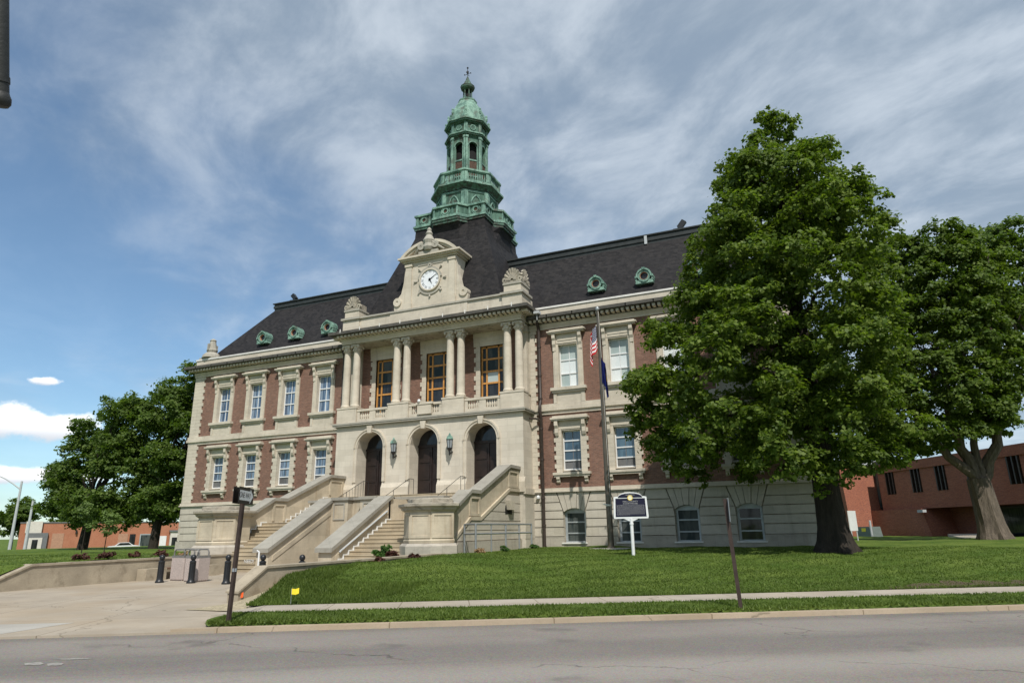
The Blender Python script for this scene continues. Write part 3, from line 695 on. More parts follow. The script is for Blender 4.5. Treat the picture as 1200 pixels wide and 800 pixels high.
# pavilion -------------------------------------------------------------
PX = 6.62; PY = -1.43; FLR = 3.76; AX = (-3.95, 0, 3.95)
mb = MB(); mb.wall(-PX, PX, .3, 8.25, [(x, .98, FLR, 6.87, .98) for x in AX], PY, 1.05)
for s_ in (-1, 1): mb.box(s_*PX, s_*(PX-.05), PY+.001, 0.0, .3, 8.249)
obj('portico_wall', mb, 'ashlar', CH)
mb = MB()
for x in AX:
    mb.ring(x, 6.87, 1.0, 1.13, PY-.07, PY+.01, 0, PI, 28); mb.ring(x, 6.87, 1.13, 1.22, PY-.12, PY+.01, 0, PI, 28)
    for s_ in (-1, 1): mb.box(x+s_*.985, x+s_*1.16, PY-.05, PY+.01, FLR+.95, 6.87); mb.box(x+s_*1.16, x+s_*1.215, PY-.085, PY+.01, FLR+.95, 6.87)
    mb.prism([(x-.13, 7.78), (x+.13, 7.78), (x+.2, 8.24), (x-.2, 8.24)], PY-.2, PY)
obj('arch_moulding', mb, 'limestone', CH)
mb = MB()
cur = -PX-.08
for x in list(AX)+[None]:
    nx = PX+.08 if x is None else x-.985
    mb.box(cur, nx, PY-.13, PY, FLR-.02, FLR+.55); mb.prism([(PY-.13, FLR+.55), (PY-.0, FLR+.82), (PY, FLR+.55)], cur, nx, 'x')
    if x is not None: cur = x+.985
mb.box(PX, PX+.12, PY-.1, -.05, 3.62, 3.93); mb.box(-PX-.12, -PX, PY-.1, -.05, 3.62, 3.93)
obj('portico_base', mb, 'limestone', CH)
for x in AX:
    d = MB(); y = PY+1.0
    n_ = 18; arc = [(x+.98*math.cos(PI*i/n_), 6.87+.98*math.sin(PI*i/n_)) for i in range(n_+1)]
    d.prism([(x+.98, FLR)]+arc+[(x-.98, FLR)], y, y+.08)
    dr = obj('entrance_door', d, 'dark_door', CH)
    q = MB()
    for s_ in (-1, 1):
        for z0, z1 in ((FLR+.2, FLR+.8), (FLR+1.0, FLR+1.9), (FLR+2.05, FLR+2.7)): q.box(x+s_*.12, x+s_*.82, y-.04, y-.002, z0, z1)
    q.box(x-.98, x+.98, y-.07, y-.002, 6.75, 6.9); q.box(x-.04, x+.04, y-.06, y-.002, FLR, 6.74)
    obj('door_panel', q, 'dark_door', dr)
    t = MB(); t.disc(x, 6.9, .86, y-.012, 18, 0.02, PI-.02); obj('fanlight', t, 'glass_dark', dr)
# portico belt
mb = MB()
for pr, z0, z1 in ((.06, 8.252, 8.33), (.22, 8.33, 8.43), (.26, 8.43, 8.52)):
    mb.box(-PX-pr, PX+pr, PY-pr, -.02, z0, z1)
mb.box(-PX-.02, PX+.02, PY-.02, .05, 8.52, 8.58)
obj('portico_belt', mb, 'coping', CH)
# column pedestals, balustrade
mb = MB(); CXs = [k*1.98 for k in (-3, -1, 1, 3)]; CY = -1.08
for c in CXs: mb.box(c-.76, c+.76, PY, PY+.75, 8.581, 9.5); mb.box(c-.79, c+.79, PY-.03, PY+.78, 9.5, 9.6)
for s_ in (-1, 1): mb.box(s_*6.0, s_*6.58, PY+.76, 0.05, 8.581, 9.5); mb.box(s_*6.0, s_*6.62, PY+.79, .05, 9.5, 9.6)
obj('column_pedestal', mb, 'limestone', CH)
for c in (-3.96, 0, 3.96):
    a, b = c-1.2, c+1.2; r_ = MB()
    r_.box(a, b, PY+.08, PY+.36, 9.28, 9.42); r_.box(a, b, PY+.1, PY+.34, 8.581, 8.78)
    for s_ in (-1, 1): r_.box(c+s_*1.2, c+s_*1.0, PY+.11, PY+.33, 8.78, 9.28)
    wmid = .22 if c else .52
    r_.box(c-wmid, c+wmid, PY+.06 if not c else PY+.11, PY+.33, 8.78, 9.28)
    if not c: r_.box(-.6, .6, PY-.1, PY+.36, 9.3, 9.44); r_.box(-.5, .5, PY-.06, PY+.06, 8.7, 9.3)
    bl = obj('balcony_balustrade', r_, 'limestone', CH)
    q = MB(); 
    pos_ = [c+s_*(wmid+(i+.5)*(1.0-wmid)/(5 if c else 3)) for s_ in (-1, 1) for i in range(5 if c else 3)]
    for xx in pos_: q.lathe([(.05, 8.78), (.05, 8.84), (.075, 8.94), (.07, 9.02), (.035, 9.14), (.05, 9.24), (.05, 9.28)], xx, PY+.22, 8)
    obj('baluster', q, 'limestone', bl, True)
# columns
def column_mesh():
    mb = MB()
    mb.lathe([(.30, 9.60), (.30, 9.66), (.32, 9.70), (.30, 9.75), (.265, 9.80), (.25, 9.86), (.252, 11), (.24, 12.4), (.222, 13.40)], 0, 0, 20)
    return mb
def capital_mesh():
    mb = MB()
    mb.lathe([(.225, 13.38), (.25, 13.41), (.225, 13.44), (.24, 13.5), (.29, 13.62), (.26, 13.64), (.25, 13.7), (.30, 13.78)], 0, 0, 16)
    for a in range(8):
        an = a*PI/4+PI/8; x, y = .255*math.cos(an), .255*math.sin(an)
        mb.box(x-.045, x+.045, y-.045, y+.045, 13.48, 13.63)
    for sx in (-1, 1):
        for sy in (-1, 1): mb.lathe([(.03, 13.66), (.075, 13.7), (.085, 13.76), (.05, 13.82)], sx*.265, sy*.265, 8)
    mb.box(-.3, .3, -.3, .3, 13.80, 13.89); return mb
cm_, cp_ = column_mesh().mesh('column', 'limestone', True), capital_mesh().mesh('capital', 'limestone')
for c in CXs:
    for dx in (-.38, .38):
        o = obj('column', cm_, None, CH, loc=(c+dx, CY, 0)); link(bpy.data.objects.new('capital', cp_), o, False)
mb = MB()
for s_ in (-1, 1):
    mb.box(s_*6.12, s_*6.55, -.45, -.03, 9.6, 13.89)                 # corner pilasters
    mb.box(s_*6.06, s_*6.60, -.55, -.03, 13.42, 13.889)
    mb.box(s_*5.9, s_*6.6, -.02, .06, 8.6, 13.9)
for x in (-3.96, 0, 3.96):                                           # loggia window surrounds
    z = 8.7; k = 0
    while z < 13.0:
        ww = 1.1+(.13 if k % 2 else 0)
        for s_ in (-1, 1): mb.box(x+s_*.8, x+s_*ww, .0, .3, z+.003, z+.297)
        z += .3; k += 1
    mb.box(x-1.25, x+1.25, -.02, .2, 13.0, 13.28); mb.box(x-1.25, x+1.25, -.05, .2, 13.28, 13.56); mb.box(x-1.25, x+1.25, -.08, .2, 13.56, 13.885)
obj('portico_trim', mb, 'limestone', CH)
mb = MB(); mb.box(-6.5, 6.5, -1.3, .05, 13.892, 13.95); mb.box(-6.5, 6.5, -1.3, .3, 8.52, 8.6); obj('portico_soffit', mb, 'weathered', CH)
# loggia windows
for x in (-3.96, 0, 3.96):
    mb = MB(); y = .2
    xs_ = [x-.8, x-.42, x+.42, x+.8]; zs_ = [8.7, 10.5, 11.3, 12.15, 13.0]
    for i, xx in enumerate(xs_): a = xx-(.05 if 0 < i < 3 else (0 if i == 0 else .1)); mb.box(a, a+.1, y, y+.09, 8.7, 13.0)
    for zq_ in (10.6, 11.35, 12.15): mb.box(x-.7, x+.7, y-.01, y+.08, zq_-.055, zq_+.055)
    mb.box(x-.7, x+.7, y, y+.09, 12.88, 13.0); mb.box(x-.7, x+.7, y, y+.09, 8.7, 8.85)
    wn = obj('portico_window', mb, 'oak', CH)
    for i in range(3):
        for j, (a, b) in enumerate(((8.85, 10.545), (10.655, 11.295), (11.405, 12.095), (12.205, 12.88))):
            p_ = MB(); x0 = xs_[i]+(.1 if i == 0 else .05); x1 = xs_[i+1]-(.1 if i == 2 else .05)
            p_.add([(x0, y+.05, a), (x1, y+.05, a), (x1, y+.05, b), (x0, y+.05, b)], [(0, 1, 2, 3)])
            obj('pane', p_, 'glass_blind_green' if (j == 1 and i == 1 and x > 2) else ('glass_tint' if j > 1 else 'glass_dark'), wn)
# entablature + attic
mb = MB(); dk = MB(); dt = MB()
def ent(mbx, pr, z0, z1): mbx.box(-PX-pr, PX+pr, PY-pr, .0, z0, z1)
ent(mb, .0, 13.951, 14.10); ent(mb, .04, 14.10, 14.26); ent(mb, .10, 14.26, 14.33)
ent(dk, .10, 14.332, 14.47); ent(dk, .56, 14.472, 14.53); ent(dk, .68, 14.53, 14.72)  # same dark stone: soot on the edge, painted shade behind the dentils
for i in range(44):
    x = -6.60+i*.307; dt.box(x-.09, x+.09, PY-.52, PY-.10, 14.335, 14.471)
for s_ in (-1, 1):
    for i in range(4): y = PY-.2+i*.33; dt.box(s_*(PX+.10), s_*(PX+.52), y-.09, y+.09, 14.34, 14.47)
obj('entablature', mb, 'limestone', CH); obj('entablature_gutter', dk, 'soot_shade', CH); obj('portico_dentil', dt, 'limestone', CH)
mb = MB(); tp = MB()
mb.box(-6.55, 6.55, -1.25, -.75, 14.722, 15.72); 
for s_ in (-1, 1):
    mb.box(s_*5.35, s_*6.68, -1.36, .1, 14.723, 15.70); mb.box(s_*5.45, s_*6.6, -1.30, .0, 15.85, 16.35); tp.box(s_*5.4, s_*6.66, -1.36, .06, 16.35, 16.46)
    tp.box(s_*5.25, s_*6.8, -1.48, .12, 15.70, 15.85); mb.box(s_*6.1, s_*6.6, -.75, .6, 14.722, 15.7)
tp.box(-6.5, 6.5, -1.36, -.7, 15.721, 15.84)
mb.box(-2.9, 2.9, -1.30, -1.25, 14.723, 15.72)
obj('attic', mb, 'limestone', CH); obj('attic_coping', tp, 'coping', CH)
# acroteria shells
def shell(cx, cy, ang):
    mb = MB()
    n = 9
    for i in range(n):
        a = PI*(i+.5)/n; 
        p0 = Vector((0, 0, .12)); d = Vector((math.cos(a)*.9, 0, math.sin(a)))
        mb.tube([p0+d*.12, p0+d*.4, p0+d*.66+Vector((0, -.04, 0))], [.04, .075, .085], 6)
    mb.ring(0, .12, .1, .3, -.13, .05, 0, PI, 10); mb.box(-.6, .6, -.1, .14, 0, .12)
    for s_ in (-1, 1): mb.ring(s_*.52, .16, .05, .15, -.12, .1, 0, 2*PI, 10)
    mb.box(-.5, .5, .02, .12, .1, .5)
    c, s__ = math.cos(ang), math.sin(ang)
    return mb.xf(lambda q: (cx+q[0]*c-q[1]*s__, cy+q[0]*s__+q[1]*c, 16.46+q[2]*1.28))
for s_ in (-1, 1):
    mb = shell(s_*6.02, -1.2, 0); 
    mb.join(shell(s_*6.55, -.6, s_*PI/2)); mb.box(s_*5.7, s_*6.4, -1.1, -.1, 16.46, 17.0)
    obj('shell_ornament', mb, 'stair_stone' if 0 else 'weathered', CH, True)
# clock dormer
CD = MB(); cy = -1.05
CD.box(-1.95, 1.95, cy, cy+1.6, 15.84, 19.2)
for s_ in (-1, 1):
    CD.box(s_*1.42, s_*1.88, cy-.08, cy-.001, 15.85, 19.0); CD.box(s_*1.36, s_*1.94, cy-.14, cy-.001, 15.84, 16.3)
    CD.box(s_*1.36, s_*1.94, cy-.13, cy-.001, 18.9, 19.1)
    # scroll buttress
    CD.prism([(s_*1.95, 15.84), (s_*2.75, 15.84), (s_*2.8, 16.3), (s_*2.55, 16.75), (s_*2.25, 17.1), (s_*2.08, 17.8), (s_*1.97, 18.8)], cy+.02, cy+.5)
    CD.ring(s_*2.5, 16.52, .10, .30, cy-.08, cy+.55, 0, 2*PI, 20); CD.ring(s_*2.5, 16.52, 0.02, .1, cy-.04, cy+.5, 0, 2*PI, 12)
for pr, z0, z1 in ((.12, 19.2, 19.32), (.3, 19.32, 19.42), (.42, 19.42, 19.55)):
    CD.box(-1.95-pr, 1.95+pr, cy-pr*.9, cy+1.75, z0, z1)
# segmental broken pediment
Rr = 2.9; cz0 = 20.52-Rr; a_ = math.acos(2.32/Rr)
for r0, r1, yy in ((Rr-.2, Rr, cy-.38), (Rr-.34, Rr-.2, cy-.26)):
    CD.ring(0, cz0, r0, r1, yy, cy+.9, math.asin((19.56-cz0)/Rr), math.radians(80), 14)
    CD.ring(0, cz0, r0, r1, yy, cy+.9, math.radians(100), PI-math.asin((19.56-cz0)/Rr), 14)
n_ = 20; aa = math.asin((19.56-cz0)/(Rr-.3))
CD.prism([((Rr-.3)*math.cos(aa+(PI-2*aa)*i/n_), cz0+(Rr-.3)*math.sin(aa+(PI-2*aa)*i/n_)) for i in range(n_+1)], cy-.02, cy+1.2)
dorm = obj('clock_dormer', CD, 'limestone', CH)
mb = MB()   # carved cartouche at the pediment and rays round the dial
mb.lathe([(.30, 19.75), (.40, 19.95), (.34, 20.2), (.42, 20.45), (.30, 20.68), (.20, 20.85), (.26, 20.98), (.14, 21.15), (.17, 21.27), (.05, 21.42)], 0, cy-.25, 10)
mb.box(-.75, .75, cy-.35, cy, 19.57, 19.75)
for s_ in (-1, 1):
    mb.ring(s_*.55, 20.1, .1, .26, cy-.4, cy-.1, 0, 2*PI, 12); mb.tube([(s_*.3, cy-.3, 20.3), (s_*.75, cy-.3, 19.95), (s_*1.15, cy-.2, 19.7)], [.12, .1, .05], 6)
for k in range(8):
    an = PI/2+k*PI/4
    if k == 0: continue
    a0, a1 = .98, 1.22
    mb.tube([(a0*math.cos(an), cy-.03, 17.75+a0*math.sin(an)), (a1*math.cos(an), cy-.05, 17.75+a1*math.sin(an))], [.035, .08], 6)
mb.ring(0, 17.75, .95, 1.05, cy-.07, cy, PI*1.2, PI*1.8, 12); mb.ring(0, 17.75, .78, .92, cy-.10, cy, PI*.05, PI*.95, 20)
mb.box(-.95, -.2, cy-.04, cy, 18.85, 18.92); mb.box(.2, .95, cy-.04, cy, 18.85, 18.92); mb.ring(0, 18.78, .05, .16, cy-.12, cy, 0, 2*PI, 10)
obj('carved_ornament', mb, 'coping', dorm)
# clock
ck = MB(); ck.ring(0, 17.75, .70, .80, cy-.12, cy, 0, 2*PI, 40); clock = obj('clock', ck, 'limestone', CH)
mb = MB(); mb.disc(0, 17.75, .70, cy-.05, 40); obj('clock_face', mb, 'clock_white', clock)
mb = MB()
for h_, txt in enumerate(['XII', 'I', 'II', 'III', 'IV', 'V', 'VI', 'VII', 'VIII', 'IX', 'X', 'XI']):
    t = text_mb(txt, .25, ext=0); an = R(90-30*h_); rr = .56; ca, sa = math.cos(an-PI/2), math.sin(an-PI/2)
    t.xf(lambda q: (rr*math.cos(an)+(q[0]*.8)*ca-q[1]*sa, cy-.055, 17.75+rr*math.sin(an)+(q[0]*.8)*sa+q[1]*ca))
    mb.join(t)
obj('numerals', mb, 'black_iron', clock)
for nm, an, ln, wd in (('hour_hand', R(90-152), .38, .06), ('minute_hand', R(90-56), .60, .045)):
    mb = MB(); c, s_ = math.cos(an), math.sin(an)
    mb.prism([(-wd*-s_-.1*c, 17.75-wd*c-.1*s_), (wd*-s_-.1*c, 17.75+wd*c-.1*s_), (ln*c, 17.75+ln*s_)], cy-.08, cy-.065)
    obj(nm, mb, 'black_iron', clock)
# roofs ---------------------------------------------------------------
mb = MB(); rz = 20.15; ry = 3.5; ex = L-.35; ey = .15; ez = 14.7
rx = ex-3.6
vs = [(-ex, ey, ez), (ex, ey, ez), (rx, ry, 19.55), (-rx, ry, 19.55), (-ex, DEP-.2, ez), (ex, DEP-.2, ez), (rx, DEP-3.5, 19.55), (-rx, DEP-3.5, 19.55)]
mb.add(vs, [(0, 1, 2, 3), (1, 5, 6, 2), (5, 4, 7, 6), (4, 0, 3, 7)])
obj('slate_roof', mb, 'slate', CH)
mb = MB()
for i, (o_, z0, z1) in enumerate(((.0, 19.5, 19.72), (.07, 19.72, 19.93), (.02, 19.93, 20.08), (.13, 20.08, 20.16))): mb.box(-rx-o_, rx+o_, ry-o_-.02, DEP-3.5+o_, z0, z1)
obj('roof_kerb', mb, 'roof_metal', CH)
mb = MB(); mb.box(13.5, 13.68, ry-.15, ry-.12, 19.5, 20.08); obj('roof_patch', mb, 'soffit_grey', CH)
for x, sg in ((-15.6, -1), (15.84, 1)):
    mb = MB(); mb.box(x-.45, x+.15, ry-.05, ry+.25, 20.161, 20.24); mb.tube([(x, ry+.1, 20.2), (x, ry+.1, 20.45)], .05, 6)
    fl_ = obj('roof_floodlight', mb, 'black_iron', CH)
    mb = MB(); mb.box(-.28, .28, -.14, .14, -.16, .16)
    ang = R(-50)*sg; c, s_ = math.cos(ang), math.sin(ang); mb.xf(lambda q: (x+sg*.1+q[0]*c+q[2]*s_*1, ry+.1+q[1], 20.5-q[0]*s_+q[2]*c))
    obj('lamp_housing', mb, 'black_iron', fl_)
# round dormers
def dormer():
    mb = MB(); mb.ring(0, 0, .34, .50, -.55, .45, 0, 2*PI, 24); mb.ring(0, .0, .50, .62, -.66, .55, R(-10), R(190), 20)
    for s_ in (-1, 1):
        mb.prism([(s_*.34, -.34), (s_*.66, -.34), (s_*.70, -.60), (s_*.25, -.60)], -.5, .4); mb.box(s_*.5, s_*.72, -.6, .4, -.14, .04)
        mb.box(s_*.56, s_*.7, -.52, .3, -.36, -.14)
    mb.box(-.5, .5, -.46, .35, -.60, -.46); mb.prism([(-.09, .5), (.09, .5), (.12, .68), (-.12, .68)], -.72, .3)
    return mb
def sc8(q): return (q[0]*.76, q[1]*.62, q[2]*.76)
dm = dormer().xf(sc8).mesh('round_dormer', 'copper'); dr_ = MB(); dr_.ring(0, 0, .30, .345, -.5, -.2, 0, 2*PI, 24); dr_.xf(sc8); drm = dr_.mesh('ring', 'panel_tan')
dg = MB(); dg.disc(0, 0, .33, -.3, 20); dg.xf(sc8); dgm = dg.mesh('pane', 'glass_dark')
for x in (-15.75, -12.7, -9.6, 10.85, 13.85, 16.9):
    zc = 16.22; yc = ey+(zc-ez)*(ry-ey)/(19.55-ez)-.35
    o = obj('round_dormer', dm, None, CH, loc=(x, yc, zc)); link(bpy.data.objects.new('dormer_rim', drm), o, False); link(bpy.data.objects.new('pane', dgm), o, False)
# corner finials
for s_ in (-1, 1):
    mb = MB(); x, y = s_*20.65, .35
    mb.box(x-.75, x+.75, y-.5, y+.5, 14.95, 15.08); mb.lathe([(.72, 15.08), (.66, 15.3), (.45, 15.5), (.30, 15.56)], x, y, 16); 
    mb.lathe([(.36, 15.56), (.42, 15.68), (.42, 15.76), (.34, 15.85), (.22, 16.45), (.26, 16.52), (.2, 16.6), (.08, 16.68)], x, y, 8)
    mb.box(x-.06, x+.06, y-.47, y+.47, 15.7, 16.2)
    obj('corner_finial', mb, 'coping', CH)
# tower ----------------------------------------------------------------
TX, TY = 0, 4.27
TW = bpy.data.objects.new('clock_tower', None)
mb = MB()
prof = [(5.35, 14.9), (4.95, 16.4), (4.25, 18.4), (3.62, 20.2)]
for (a, z0), (b, z1) in zip(prof[:-1], prof[1:]):
    P0 = [(-a, -a), (a, -a), (a, a), (-a, a)]; P1 = [(-b, -b), (b, -b), (b, b), (-b, b)]
    mb.add([(TX+p[0], TY+p[1], z0) for p in P0]+[(TX+p[0], TY+p[1], z1) for p in P1], [(i, (i+1) % 4, 4+(i+1) % 4, 4+i) for i in range(4)])
def planpts(h, b, z):
    pts = []
    for k in range(4):
        an = k*PI/2; c, s_ = math.cos(an), math.sin(an)
        for p in ((-h, -h), (-1.5, -h-.0*b), (-1.0, -b), (1.0, -b), (1.5, -h)): pts.append((TX+p[0]*c-p[1]*s_, TY+p[0]*s_+p[1]*c, z))
    return pts
lv = [planpts(3.62, 3.63, 20.2), planpts(3.08, 3.12, 21.5), planpts(2.83, 3.10, 22.3), planpts(2.80, 3.40, 22.9)]
vs = [p for q in lv for p in q]
mb.add(vs, [(j*20+i, j*20+(i+1) % 20, (j+1)*20+(i+1) % 20, (j+1)*20+i) for j in range(3) for i in range(20)])
tower = obj('tower_roof', mb, 'slate', CH)
def gal(h, b):   # plan of the lower gallery: square with a canted bay on each side
    pts = []
    for k in range(4):
        an = k*PI/2; c, s_ = math.cos(an), math.sin(an)
        for p in ((-h, -h), (-1.5-.0, -h), (-1.0, -b), (1.0, -b), (1.5, -h)): pts.append((TX+p[0]*c-p[1]*s_, TY+p[0]*s_+p[1]*c))
    return pts
def galring(mb, h, b, z0, z1, t=None): mb.prism(gal(h, b), z0, z1, 'z')
gm = MB(); galring(gm, 2.95, 3.58, 23.08, 23.22); galring(gm, 2.86, 3.46, 23.22, 23.32)
galring(gm, 2.90, 3.50, 23.98, 24.12)
gw = MB(); galring(gw, 2.74, 3.34, 23.321, 23.979)
ga = obj('tower_gallery', gw, 'copper_wall', CH); obj('gallery_rail', gm, 'copper', ga)
dk = MB(); galring(dk, 2.80, 3.44, 22.72, 22.90); galring(dk, 2.88, 3.52, 22.90, 23.079); obj('gallery_soffit', dk, 'dark_copper', ga)
orn = MB(); pan = MB()
for k in range(4):
    an = k*PI/2; q = MB(); pq = MB()
    q.ring(0, 23.68, .15, .26, -3.42, -3.33, 0, 2*PI, 20); q.ring(0, 23.68, .31, .37, -3.39, -3.33, 0, 2*PI, 20)
    for s_ in (-1, 1):
        q.box(s_*.86, s_*1.0, -3.42, -3.335, 23.32, 23.978); q.box(s_*.5, s_*.58, -3.38, -3.335, 23.4, 23.9)
        q.ring(s_*2.12, 23.68, .15, .26, -2.82, -2.73, 0, 2*PI, 20); q.ring(s_*2.12, 23.68, .30, .35, -2.79, -2.73, 0, 2*PI, 20)
        q.box(s_*2.58, s_*2.80, -2.82, -2.735, 23.32, 23.978); q.box(s_*1.56, s_*1.7, -2.82, -2.735, 23.32, 23.978)
        pq.disc(s_*2.12, 23.68, .15, -2.745, 14)
    pq.disc(0, 23.68, .15, -3.345, 14)
    f = lambda p: (TX+p[0]*math.cos(an)-p[1]*math.sin(an), TY+p[0]*math.sin(an)+p[1]*math.cos(an), p[2])
    orn.join(q.xf(f)); pan.join(pq.xf(f))
obj('gallery_ornament', orn, 'copper', ga); obj('gallery_panel', pan, 'rust_panel', ga)
OPH = PI/8
# octagonal drum
mb = MB(); mb.lathe([(2.12, 23.9), (2.12, 26.1)], TX, TY, 8, OPH, True, True)
drum = obj('tower_drum', mb, 'copper_wall', CH)
mb = MB(); mb.lathe([(2.2, 25.95), (2.2, 26.04), (2.4, 26.17), (2.56, 26.27)], TX, TY, 8, OPH, True, True); obj('drum_soffit', mb, 'dark_copper', drum)
mb = MB(); mb.lathe([(2.60, 26.271), (2.60, 26.41), (2.40, 26.46)], TX, TY, 8, OPH, True, True); obj('drum_cornice', mb, 'copper', drum)
orn = MB(); pan = MB()
for k in range(8):
    an = k*PI/4; q = MB(); pq = MB(); y = -2.12
    hw = 2.12*math.tan(PI/8)
    for s_ in (-1, 1): q.box(s_*(hw-.24), s_*(hw+.03), y-.1, y+.02, 24.0, 25.86)
    q.box(-hw+.24, hw-.24, y-.06, y+.02, 25.72, 25.86)
    arch = [(-.40, 24.1), (-.39, 24.9), (-.24, 25.25), (0, 25.5), (.24, 25.25), (.39, 24.9), (.40, 24.1)]
    pq.prism(arch, y-.02, y-.004)
    for a, b in zip(arch[:-1], arch[1:]): q.tube([(a[0], y-.04, a[1]), (b[0], y-.04, b[1])], .06, 6)
    f = lambda p: (TX+p[0]*math.cos(an)-p[1]*math.sin(an), TY+p[0]*math.sin(an)+p[1]*math.cos(an), p[2])
    orn.join(q.xf(f)); pan.join(pq.xf(f))
obj('drum_pilaster', orn, 'copper', drum); obj('drum_niche', pan, 'dark_copper', drum)
# balustrade
mb = MB(); mb.lathe([(2.36, 26.46), (2.36, 26.60), (2.0, 26.61)], TX, TY, 8, OPH, True, True)
def octring(mb, a0, a1, z0, z1):
    k = 1/math.cos(PI/8)
    vs = []
    for i in range(8):
        c, s_ = math.cos(OPH+i*PI/4), math.sin(OPH+i*PI/4)
        vs += [(TX+a*k*c, TY+a*k*s_, z) for a, z in ((a0, z0), (a1, z0), (a1, z1), (a0, z1))]
    mb.add(vs, [(4*i+j, 4*((i+1) % 8)+j, 4*((i+1) % 8)+(j+1) % 4, 4*i+(j+1) % 4) for i in range(8) for j in range(4)])
octring(mb, 2.12, 2.44, 27.34, 27.48); octring(mb, 2.16, 2.38, 27.27, 27.34)
bal = MB()
for k in range(8):
    an = k*PI/4; q = MB(); pq = MB(); hw = 2.27*math.tan(PI/8)
    for s_ in (-1, 1): q.box(s_*(hw-.22), s_*(hw+.02), -2.37, -2.15, 26.60, 27.29)
    for i in range(8): xx = -hw+.22+(2*hw-.44)*(i+.5)/8; pq.lathe([(.03, 26.60), (.055, 26.84), (.03, 27.04), (.045, 27.28)], xx, -2.27, 6)
    f = lambda p: (TX+p[0]*math.cos(an)-p[1]*math.sin(an), TY+p[0]*math.sin(an)+p[1]*math.cos(an), p[2])
    mb.join(q.xf(f)); bal.join(pq.xf(f))
bo = obj('tower_balustrade', mb, 'copper', CH); obj('baluster', bal, 'copper', bo)
# lantern: open octagon
mb = MB(); dk = MB(); pan = MB(); trm = MB()
AL = 1.38
for k in range(8):
    an = k*PI/4; q = MB(); d_ = MB(); pq = MB(); hw = AL*math.tan(PI/8)
    d_.wall(-hw, hw, 26.5, 31.1, [(0, .34, 28.9, 30.1, .34)], -AL, .22)
    for s_ in (-1, 1):
        q.box(s_*(hw-.13), s_*(hw+.02), -AL-.13, -AL+.0, 27.2, 30.75); q.box(s_*(hw-.19), s_*(hw+.05), -AL-.18, -AL, 26.6, 27.25); q.box(s_*(hw-.17), s_*(hw+.04), -AL-.17, -AL, 30.72, 30.9)
        q.box(s_*.30, s_*.36, -AL-.06, -AL, 27.5, 30.1)
    q.ring(0, 30.1, .34, .41, -AL-.06, -AL, 0, PI, 12); q.box(-.36, .36, -AL-.07, -AL, 28.78, 28.9); q.box(-.36, .36, -AL-.07, -AL, 27.42, 27.52)
    pq.box(-.29, .29, -AL-.03, -AL-.004, 27.55, 28.75); 
    # upper frieze with roundels
    d_.wall(-(AL+.0)*math.tan(PI/8), AL*math.tan(PI/8), 31.1, 32.15, [], -AL, .1)
    q.ring(0, 31.72, .17, .24, -AL-.06, -AL, 0, 2*PI, 16); q.ring(0, 31.72, .08, .12, -AL-.04, -AL, 0, 2*PI, 12)
    for s_ in (-1, 1): q.box(s_*(hw-.12), s_*(hw+.02), -AL-.09, -AL, 31.3, 32.1)
    # little urn at each dome corner
    f = lambda p: (TX+p[0]*math.cos(an)-p[1]*math.sin(an), TY+p[0]*math.sin(an)+p[1]*math.cos(an), p[2])
    trm.join(q.xf(f)); mb.join(d_.xf(f)); pan.join(pq.xf(f))
for A0, z0, z1 in ((1.46, 30.9, 31.0), (1.60, 31.0, 31.12), (1.68, 31.12, 31.22), (1.52, 31.22, 31.28), (1.50, 32.1, 32.2), (1.64, 32.2, 32.32), (1.72, 32.32, 32.42)):
    (trm if z1 in (31.22, 32.42) else mb).lathe([(A0, z0), (A0, z1)], TX, TY, 8, OPH, True, True)
lan = obj('tower_lantern', mb, 'copper_wall', CH); obj('lantern_trim', trm, 'copper', lan); obj('louvre_panel', pan, 'rust_panel', lan)
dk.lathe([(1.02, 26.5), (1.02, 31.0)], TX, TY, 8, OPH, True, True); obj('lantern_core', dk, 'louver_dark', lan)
mb = MB(); mb.lathe([(1.52, 32.42), (1.50, 32.7), (1.43, 33.1), (1.28, 33.6), (1.06, 34.1), (.84, 34.5), (.66, 34.78)], TX, TY, 8, OPH, False, True)
mb.lathe([(.70, 34.78), (.72, 34.9), (.60, 34.96), (.50, 35.05)], TX, TY, 8, OPH, True, True)
for k in range(8):
    an = OPH+k*PI/4
    for rr, z in ((1.70, 32.42), (1.52, 33.1)):
        mb.lathe([(.09, z), (.12, z+.15), (.07, z+.3), (.10, z+.42), (.03, z+.55)], TX+rr*math.cos(an), TY+rr*math.sin(an), 6)
dome = obj('dome', mb, 'copper', CH)
mb = MB(); mb.lathe([(.42, 35.05), (.38, 35.12)], TX, TY, 8, OPH, True, True)
for k in range(6):
    an = k*PI/3+.3; mb.lathe([(.055, 35.1), (.05, 36.05)], TX+.33*math.cos(an), TY+.33*math.sin(an), 6)
mb.lathe([(.44, 36.05), (.55, 36.15), (.60, 36.32), (.52, 36.42), (.34, 36.6), (.28, 36.78), (.20, 36.9), (.12, 37.15), (.05, 37.35)], TX, TY, 12)
obj('cupola', mb, 'dark_copper', CH, False)
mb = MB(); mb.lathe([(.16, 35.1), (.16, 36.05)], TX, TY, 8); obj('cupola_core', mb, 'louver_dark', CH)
mb = MB(); mb.tube([(0, TY, 37.3), (0, TY, 38.3)], .025, 6); mb.lathe([(.02, 38.1), (.09, 38.2), (.02, 38.3)], 0, TY, 8); mb.lathe([(.02, 37.6), (.08, 37.7), (.1, 37.85), (.02, 37.95)], 0, TY, 8)
mb.tube([(-.28, TY, 37.58), (.28, TY, 37.66)], .02, 5); mb.tube([(0, TY-.28, 37.62), (0, TY+.28, 37.62)], .02, 5)
for dx in (-.28, .28): mb.lathe([(.01, 37.55), (.05, 37.62), (.01, 37.7)], dx, TY, 6)
obj('weathervane', mb, 'black_iron', CH)
